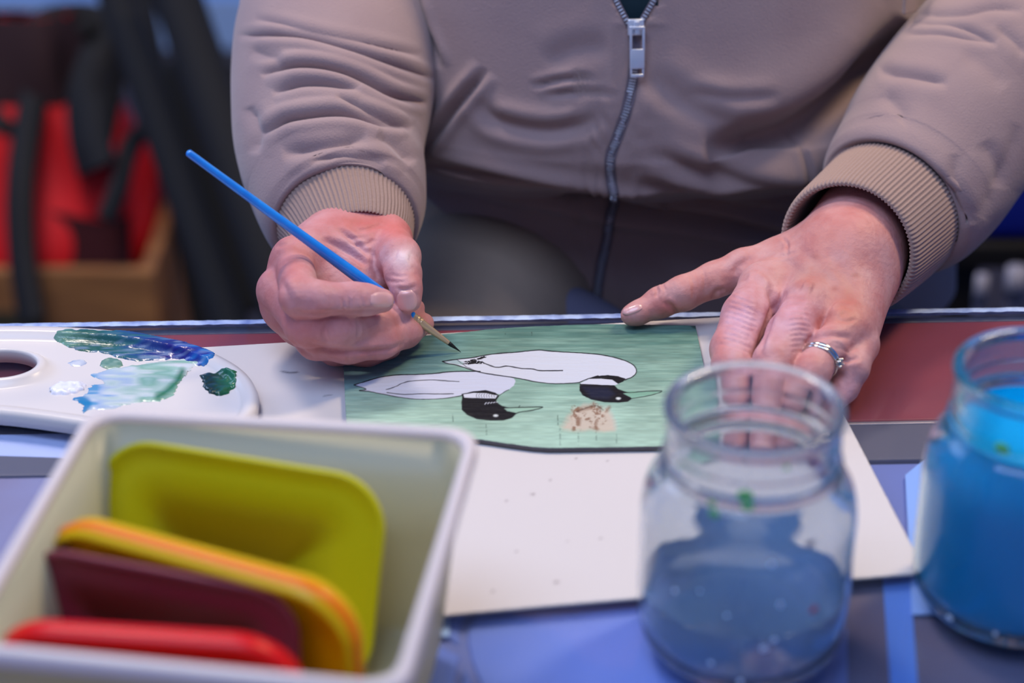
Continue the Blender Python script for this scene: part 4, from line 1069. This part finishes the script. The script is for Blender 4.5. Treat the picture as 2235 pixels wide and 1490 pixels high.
Mx = Matrix(((*s, 0), (*d, 0), (*n_, 0), (0, 0, 0, 1))).transposed(); Mx.translation = hit(bJ, 1385, 52)[0]+n_*0.003
bm = bmesh.new()
box_bm(bm, (-0.0048, -0.003, -0.0016), (0.0048, 0.0065, 0.0012), 0.0008, Mx)
box_bm(bm, (-0.0014, -0.002, 0.0012), (0.0014, 0.006, 0.0034), 0.0006, Mx)
sl_ = from_bm('zip_slider', bm, M['metal'], jacket, True)
bm = bmesh.new()
for lo, hi in (((-0.0046, 0.002, 0.0024), (-0.0030, 0.015, 0.0036)), ((0.0030, 0.002, 0.0024), (0.0046, 0.015, 0.0036)), ((-0.0046, 0.001, 0.0024), (0.0046, 0.0030, 0.0036)), ((-0.0044, 0.014, 0.0022), (0.0044, 0.0255, 0.0036)), ((-0.0040, 0.0285, 0.0022), (0.0040, 0.0305, 0.0034)), ((-0.0042, 0.025, 0.0022), (-0.0030, 0.0295, 0.0034)), ((0.0030, 0.025, 0.0022), (0.0042, 0.0295, 0.0034))):
    box_bm(bm, lo, hi, 0.0005, Mx)
from_bm('zip_pull', bm, M['metal'], jacket, True)
for y0, x0 in ((662, 1301),):
    r = hit(bJ, x0, y0)
    if r[0]:
        Mb = Mx.copy(); Mb.translation = r[0]+Vector((0, -0.002, 0)); box('zip_stop', (-0.004, -0.003, -0.001), (0.004, 0.003, 0.001), M['metal'], jacket, 0.0006, Mb)

r_ = hit(bJ, 1985, 8)
if r_[0] is not None:
    n2 = r_[1] if r_[1].dot(r_[0]-CO) < 0 else -r_[1]; sx_ = Vector((1, 0, 0)); sx_ = (sx_-n2*sx_.dot(n2)).normalized(); sy_ = n2.cross(sx_)
    Mt = Matrix(((*sx_, 0), (*sy_, 0), (*n2, 0), (0, 0, 0, 1))).transposed(); Mt.translation = P(1985, 6, 1.262)
    box('fabric_tab', (-0.0085, -0.006, -0.001), (0.0085, 0.02, 0.0015), M['rib'], jacket, 0.0008, Mt)
# --- sleeves with their folds
f3 = lambda pts: [(500+x/2.66, y/2.66) for x, y in pts]
f2 = lambda pts: [(1660+x/2.07, y/2.07) for x, y in pts]
rpath = [(Vector((-0.13, 1.46, 1.10)), .070), (P(742, -330, 1.405), .066), (P(742, -120, 1.35), .0615), (P(738, 20, 1.318), .0585), (P(733, 100, 1.297), .0600), (P(727, 190, 1.277), .0590), (P(720, 280, 1.260), .0555), (P(724, 340, 1.247), .0525), (P(736, 395, 1.236), .0500), (P(744, 430, 1.228), .0480), (P(752, 462, 1.220), .0455), (P(757, 480, 1.2145), .0420), (P(758, 486, 1.2125), .0385)]
RSV, RSF = loft(rpath, 420, 360)
RSS = [(f3([(60, 215), (110, 212), (400, 215), (700, 290), (900, 360), (1190, 465)]), 7, .0045, .6), (f3([(200, 450), (280, 410), (400, 388), (560, 402), (750, 460), (950, 560), (1140, 600)]), 8, .0075, .6),
       (f3([(260, 550), (350, 515), (450, 495), (600, 500), (760, 530)]), 8, .0045, .6), (f3([(620, 575), (760, 630), (900, 690), (1040, 760)]), 7, .0040, .6),
       (f3([(200, 790), (320, 710), (450, 680), (620, 665), (760, 685), (900, 730), (1000, 760)]), 9, .0075, .6), (f3([(320, 900), (450, 875), (600, 850), (800, 815)]), 14, .0045, .5),
       (f3([(480, 945), (620, 925), (800, 935), (900, 960)]), 9, .003, .5), (f3([(160, 120), (400, 170), (700, 240), (1100, 330)]), 7, .0022, .6),
       (f3([(140, 300), (250, 340), (330, 360)]), 12, .002, .5), (f3([(850, 780), (950, 850), (1050, 960)]), 12, .003, .5), (f3([(130, 620), (180, 760), (160, 900)]), 12, .003, .4)]
RSS = [(p, w*1.05, d*0.95, b*0.45) for p, w, d, b in RSS]
RSV = sculpt(RSV, RSF, RSS, (1.0, 1.6))
sl = mesh_from('sleeve', RSV, RSF, M['jacket'], jacket); sl['label'] = 'gathered right sleeve'
m_ = sl.modifiers.new('s', 'SOLIDIFY'); m_.thickness = 0.002; m_.offset = -1
lpath = [(Vector((0.31, 1.48, 1.10)), .070), (P(2480, -230, 1.42), .066), (P(2400, -90, 1.37), .062), (P(2290, 40, 1.325), .060), (P(2185, 140, 1.290), .0575), (P(2105, 228, 1.276), .0560), (P(2055, 300, 1.265), .0555), (P(2018, 362, 1.256), .0535), (P(1988, 404, 1.248), .0515), (P(1966, 432, 1.241), .0490), (P(1952, 448, 1.237), .0460), (P(1946, 454, 1.235), .0425)]
LSV, LSF = loft(lpath, 380, 360)
LSS = [(f2([(640, 165), (800, 160), (950, 185), (1070, 210)]), 6, .004, .5), (f2([(680, 118), (850, 122), (980, 160), (1070, 205)]), 6, .004, .5), (f2([(700, 78), (900, 78), (1050, 48), (1190, 60)]), 7, .004, .6),
       (f2([(540, 335), (640, 345), (740, 362), (850, 385)]), 9, .0055, .5), (f2([(870, 700), (885, 850), (945, 1010)]), 12, .0035, .5), (f2([(1000, 640), (1060, 760), (1060, 850)]), 14, .003, .5),
       (f2([(900, 260), (1000, 300), (1100, 400)]), 16, .002, .5), (f2([(560, 430), (640, 520), (620, 560)]), 14, .003, .4), (f2([(1060, 130), (1150, 200), (1190, 260)]), 9, .003, .5),
       (f2([(1150, 560), (1100, 740), (980, 980)]), 12, .003, .4)]
LSS = [(p, w*1.3, d*0.55, b*0.4) for p, w, d, b in LSS]
LSV = sculpt(LSV, LSF, LSS, (1.0, 1.6))
sl = mesh_from('sleeve', LSV, LSF, M['jacket'], jacket); sl['label'] = 'left sleeve'
m_ = sl.modifiers.new('s', 'SOLIDIFY'); m_.thickness = 0.002; m_.offset = -1
def cuff(path, n_r, label, asp=1.0):
    V, F = loft(path, 72, n_r*8, axis=path[5][0]-path[0][0], off=lambda s, a: 0.00038*np.sign(np.cos(a*n_r))*np.abs(np.cos(a*n_r))**0.6)
    o = mesh_from('cuff', V, F, M['rib'], jacket); o['label'] = label; return o
cuff([(P(755, 474, 1.217), .0405), (P(759, 488, 1.212), .0395), (P(764, 505, 1.206), .0365), (P(772, 530, 1.198), .0335), (P(777, 552, 1.190), .0300), (P(778, 553, 1.1895), .0280), (P(776, 540, 1.195), .0280), (P(768, 500, 1.21), .0300)], 84, 'ribbed knit right cuff')
cuff([(P(1942, 458, 1.236), .0435), (P(1932, 468, 1.231), .0432), (P(1910, 489, 1.217), .0425), (P(1885, 511, 1.202), .0415), (P(1862, 531, 1.187), .0405), (P(1852, 540, 1.180), .0395), (P(1848, 543, 1.178), .0375), (P(1853, 538, 1.181), .0355), (P(1885, 511, 1.202), .0350), (P(1930, 470, 1.230), .0360)], 100, 'ribbed knit left cuff')

# --- lap
V, F = loft([(Vector((0.02, 1.42, 0.60)), .085), (Vector((-0.01, 1.28, 0.66)), .080), (Vector((-0.025, 1.20, 0.655)), .072), (Vector((-0.05, 1.10, 0.63)), .064), (Vector((-0.06, 0.95, 0.60)), .060), (Vector((-0.06, 0.88, 0.55)), .05), (Vector((-0.06, 0.88, 0.30)), .045), (Vector((-0.06, 0.90, 0.06)), .040)], 90, 60)
V2, F2 = loft([(Vector((0.12, 1.42, 0.60)), .085), (Vector((0.19, 1.28, 0.60)), .080), (Vector((0.23, 1.10, 0.60)), .066), (Vector((0.24, 0.92, 0.60)), .060), (Vector((0.24, 0.88, 0.53)), .05), (Vector((0.24, 0.88, 0.30)), .045), (Vector((0.24, 0.90, 0.06)), .040)], 80, 60)
mesh_from('trousers', np.vstack([V, V2]), np.vstack([F, F2+len(V)]), M['trouser'], person)['label'] = 'grey khaki trousers'
V, F = loft([(P(1085, 560, 1.365), .004), (P(1140, 625, 1.36), .014), (P(1230, 705, 1.36), .026), (P(1350, 790, 1.365), .030), (P(1500, 860, 1.37), .030)], 50, 40)
mesh_from('shirt_hem', V, F, M['bluehem'], person)['label'] = 'blue-grey shirt hem below the jacket'

# ------------------------------------------------------------------ behind the table, left: crate with a red bag, black chair
woodm = mat('crate_wood', rgb(176, 118, 66), 0.7, var=(rgb(120, 76, 44), 8, 0.8, (1, 6, 6)), bump=(60, 0.3))
cr_c = P(335, 592, 2.40)      # near right top corner of the crate
zt = cr_c.z
crate = empty('wooden_crate', (cr_c.x-0.2, cr_c.y+0.13, 0), 'open pale wooden crate on the floor, holding the red bag', 'crate')
x1, y0 = cr_c.x, cr_c.y; x0 = x1-0.42; y1 = y0+0.30
def sheared(name, lo, hi, parent, sx=0.16):
    o = box(name, lo, hi, woodm, parent, 0.003)
    return o
tk = 0.016
box('side_panel', (x0, y0, 0.02), (x1, y0+tk, zt), woodm, crate, 0.003); box('side_panel', (x0, y1-tk, 0.02), (x1, y1, zt), woodm, crate, 0.003)
box('side_panel', (x0, y0+tk, 0.02), (x0+tk, y1-tk, zt), woodm, crate, 0.003); box('side_panel', (x1-tk, y0+tk, 0.02), (x1, y1-tk, zt), woodm, crate, 0.003)
box('base_panel', (x0, y0, 0), (x1, y1, 0.02), woodm, crate, 0.003)
box('label_patch', (x0+0.1, y0-0.002, zt-0.11), (x1-0.13, y0-0.0002, zt-0.05), mat('dark_olive_label', rgb(62, 56, 36), 0.8), crate, 0.0005)
# bag: a sagging fabric body with black straps
redm = mat('red_nylon', rgb(226, 14, 18), 0.65, var=(rgb(170, 6, 10), 9, 0.8), bump=(30, 0.6))
dkred = mat('dark_red_lining', rgb(60, 6, 10), 0.9); blk = mat('black_webbing', rgb(14, 13, 15), 0.8)
bx, by = (x0+x1)/2, (y0+y1)/2
bag = empty('shoulder_bag', (bx, by, 0.02), 'bright red cloth bag with black straps sitting in the wooden crate', 'bag')
bw, bd = 0.185, 0.115
def bagrow(zz, w, d_): return (zz, w, d_)
rows = [(0.022, .175, .105), (0.10, .185, .118), (0.17, .185, .118), (0.23, .185, .115), (0.29, .178, .10), (0.35, .155, .08), (0.40, .13, .055), (0.45, .12, .03), (0.475, .11, .012)]
RR = catmull(rows, 70); NAg = 120; V = []
for (zz, w, d_) in RR:
    for k in range(NAg):
        a = 2*math.pi*k/NAg; c, s = math.cos(a), math.sin(a); f = 0.006*math.sin(7*a+zz*22)+0.006*math.sin(4*a-zz*31+1)
        V.append((bx+0.006+(w+f)*np.sign(c)*abs(c)**0.6, by+(d_+f)*np.sign(s)*abs(s)**0.6, zz))
i = np.arange(69)[:, None]; k = np.arange(NAg)[None, :]
F = np.stack([i*NAg+k+0*i, i*NAg+(k+1) % NAg, (i+1)*NAg+(k+1) % NAg, (i+1)*NAg+k+0*i], -1).reshape(-1, 4)
mesh_from('bag_body', V, F, redm, bag)
flapm = mat('dark_bag_flap', rgb(34, 8, 12), 0.9)
sel = [q for q in range(70) if RR[q][0] > 0.385]
Vf = np.array(V).reshape(70, NAg, 3)[sel]; cx_ = np.array([bx+0.006, by]); 
Vf[:, :, :2] = cx_ + (Vf[:, :, :2]-cx_)*1.03 + 0.0; ns_ = len(sel)
i = np.arange(ns_-1)[:, None]; k = np.arange(NAg)[None, :]
Ff = np.stack([i*NAg+k+0*i, i*NAg+(k+1) % NAg, (i+1)*NAg+(k+1) % NAg, (i+1)*NAg+k+0*i], -1).reshape(-1, 4)
mesh_from('top_flap', Vf.reshape(-1, 3), Ff, flapm, bag)['label'] = 'nearly black top flap'
def strap(name, pts, w, m, parent, th=0.004):
    R_ = catmull([list(p) for p in pts], 60); T = np.gradient(R_, axis=0); V = []; F = []
    for p, t_ in zip(R_, T):
        s = Vector(np.cross(t_, (0, 1, 0.25))).normalized(); n2 = Vector(t_).cross(s).normalized(); p = Vector(p)
        V += [p-s*w-n2*th, p+s*w-n2*th, p+s*w+n2*th, p-s*w+n2*th]
    for i in range(59):
        for k in range(4): F.append((i*4+k, i*4+(k+1) % 4, (i+1)*4+(k+1) % 4, (i+1)*4+k))
    return mesh_from(name, V, F, m, parent)
fy = by-0.125
strap('strap', [P(70, 700, 2.33), P(48, 560, 2.345), P(45, 400, 2.36), P(66, 250, 2.39), P(100, 120, 2.42)], .015, blk, bag)
strap('strap', [P(232, 480, 2.36), P(262, 400, 2.375), P(285, 320, 2.39), P(330, 250, 2.42), P(300, 150, 2.44)], .011, blk, bag)
strap('handle', [P(212, 368, 2.37), P(196, 300, 2.38), P(195, 200, 2.40), P(225, 100, 2.42), P(200, 50, 2.43), P(110, 60, 2.43), P(60, 120, 2.42), P(30, 200, 2.41), P(0, 290, 2.40)], .024, blk, bag)
strap('handle', [P(90, 150, 2.42), P(150, 100, 2.42), P(215, 60, 2.43), P(250, 90, 2.43), P(235, 200, 2.42), P(215, 300, 2.41)], .017, blk, bag)
V = []; F = []
for i in range(20):
    for k in range(12):
        x_ = x0+0.03+(x1-x0-0.06)*i/19; V.append((x_, y0+0.03+0.02*k/11, zt-0.01+0.055*k/11+0.006*math.sin(i)))
for i in range(19):
    for k in range(11): F.append((i*12+k, (i+1)*12+k, (i+1)*12+k+1, i*12+k+1))
mesh_from('front_pocket', V, F, dkred, bag)['label'] = 'dark maroon front pocket'

# black folding chair: slanted tubes and sling seat, in front of the wall
chm = mat('black_powder_coat', rgb(6, 6, 9), 0.85); slm = mat('black_canvas', rgb(9, 10, 12), 0.95, bump=(60, 0.3))
fold = empty('folding_chair', (-0.30, 2.15, 0), 'black folding canvas chair standing between the red bag and the painter', 'chair')
def rod(name, a, b, r, m, parent):
    V, F = loft([(a, r), (a.lerp(b, .5), r), (b, r)], 12, 20, up=Vector((0.3, 1, 0.1))); return mesh_from(name, V, F, m, parent)
def ground(a, b):           # extend a-b down to the floor
    d = b-a; return a + d*((a.z-0.01)/(a.z-b.z))
a1, b1 = P(235, -60, 2.35), P(500, 700, 2.15); rod('leg', a1, ground(a1, b1), .020, chm, fold)
a2, b2 = P(370, -60, 2.25), P(570, 520, 2.10); rod('leg', a2, ground(a2, b2), .026, chm, fold)
a3, b3 = P(300, -60, 2.6), P(430, 640, 2.5); rod('leg', a3, ground(a3, b3), .014, chm, fold)
V = []; F = []
for i in range(24):
    for k in range(24):
        u_, v_ = i/23, k/23
        p = P(330+v_*150+(1-v_)*0+u_*(190), 150+v_*560, 2.28-0.12*v_)
        p.y += 0.03*math.sin(u_*math.pi); V.append(p)
for i in range(23):
    for k in range(23): F.append((i*24+k, (i+1)*24+k, (i+1)*24+k+1, i*24+k+1))
o = mesh_from('sling_seat', V, F, slm, fold); m_ = o.modifiers.new('s', 'SOLIDIFY'); m_.thickness = 0.004

# right: blue storage box, black bag below it, pale bottles
bl = P(2235, 455, 2.0)
sb = empty('storage_box', (bl.x+0.05, bl.y+0.15, 0.0), 'royal blue plastic storage box behind the left sleeve at the right edge', 'box')
bm = bmesh.new(); zt2 = P(2235, 300, 2.0).z; zb2 = P(2235, 545, 2.0).z
box_bm(bm, (bl.x-0.045, bl.y, zb2), (bl.x+0.30, bl.y+0.25, zt2), 0.012)
from_bm('box_body', bm, mat('royal_blue_plastic', rgb(24, 44, 160), 0.5), sb)
box('box_lid', (bl.x-0.055, bl.y-0.008, zt2), (bl.x+0.31, bl.y+0.26, zt2+0.02), mat('royal_blue_lid', rgb(30, 54, 176), 0.45), sb, 0.006)
st = empty('low_stool', (bl.x+0.05, bl.y+0.15, 0), 'low black stool under the royal blue storage box', 'stool')
box('stool_top', (bl.x-0.07, bl.y-0.01, zb2-0.025), (bl.x+0.32, bl.y+0.27, zb2-0.0005), blk, st, 0.004)
for ax, ay in ((bl.x-0.05, bl.y+0.01), (bl.x+0.29, bl.y+0.01), (bl.x-0.05, bl.y+0.24), (bl.x+0.29, bl.y+0.24)):
    box('leg', (ax-0.014, ay-0.014, 0), (ax+0.014, ay+0.014, zb2-0.026), blk, st, 0.003)
botm = mat('grey_lilac_plastic', rgb(112, 112, 136), 0.4)
for i, (px_, wd_, hg, lb) in enumerate(((2140, .011, .0, 'slim grey bottle on the floor, left one behind the glass edge at right'), (2215, .018, .03, 'stout lilac-grey bottle on the floor, right one by the stool'))):
    b_ = P(px_, 640, 1.93); hgt = P(px_, 590-i*20, 1.93).z
    bt = empty('bottle', (b_.x, b_.y, 0), lb, 'bottle', 'bottles under the stool')
    lathe('bottle_body', catmull([(0.0005, 0.0), (wd_*1.0, 0.001), (wd_*1.15, 0.01), (wd_*1.15, hgt*0.72), (wd_*0.9, hgt*0.8), (wd_*0.5, hgt*0.88), (wd_*0.45, hgt*0.93), (0.0005, hgt*0.935)], 40).tolist(), (b_.x, b_.y, 0), botm, bt, 32)
    lathe('cap', [(0.0005, hgt*0.935), (wd_*0.55, hgt*0.935), (wd_*0.55, hgt), (0.0005, hgt)], (b_.x, b_.y, 0), mat('white_cap', rgb(150, 150, 165), 0.4), bt, 24)
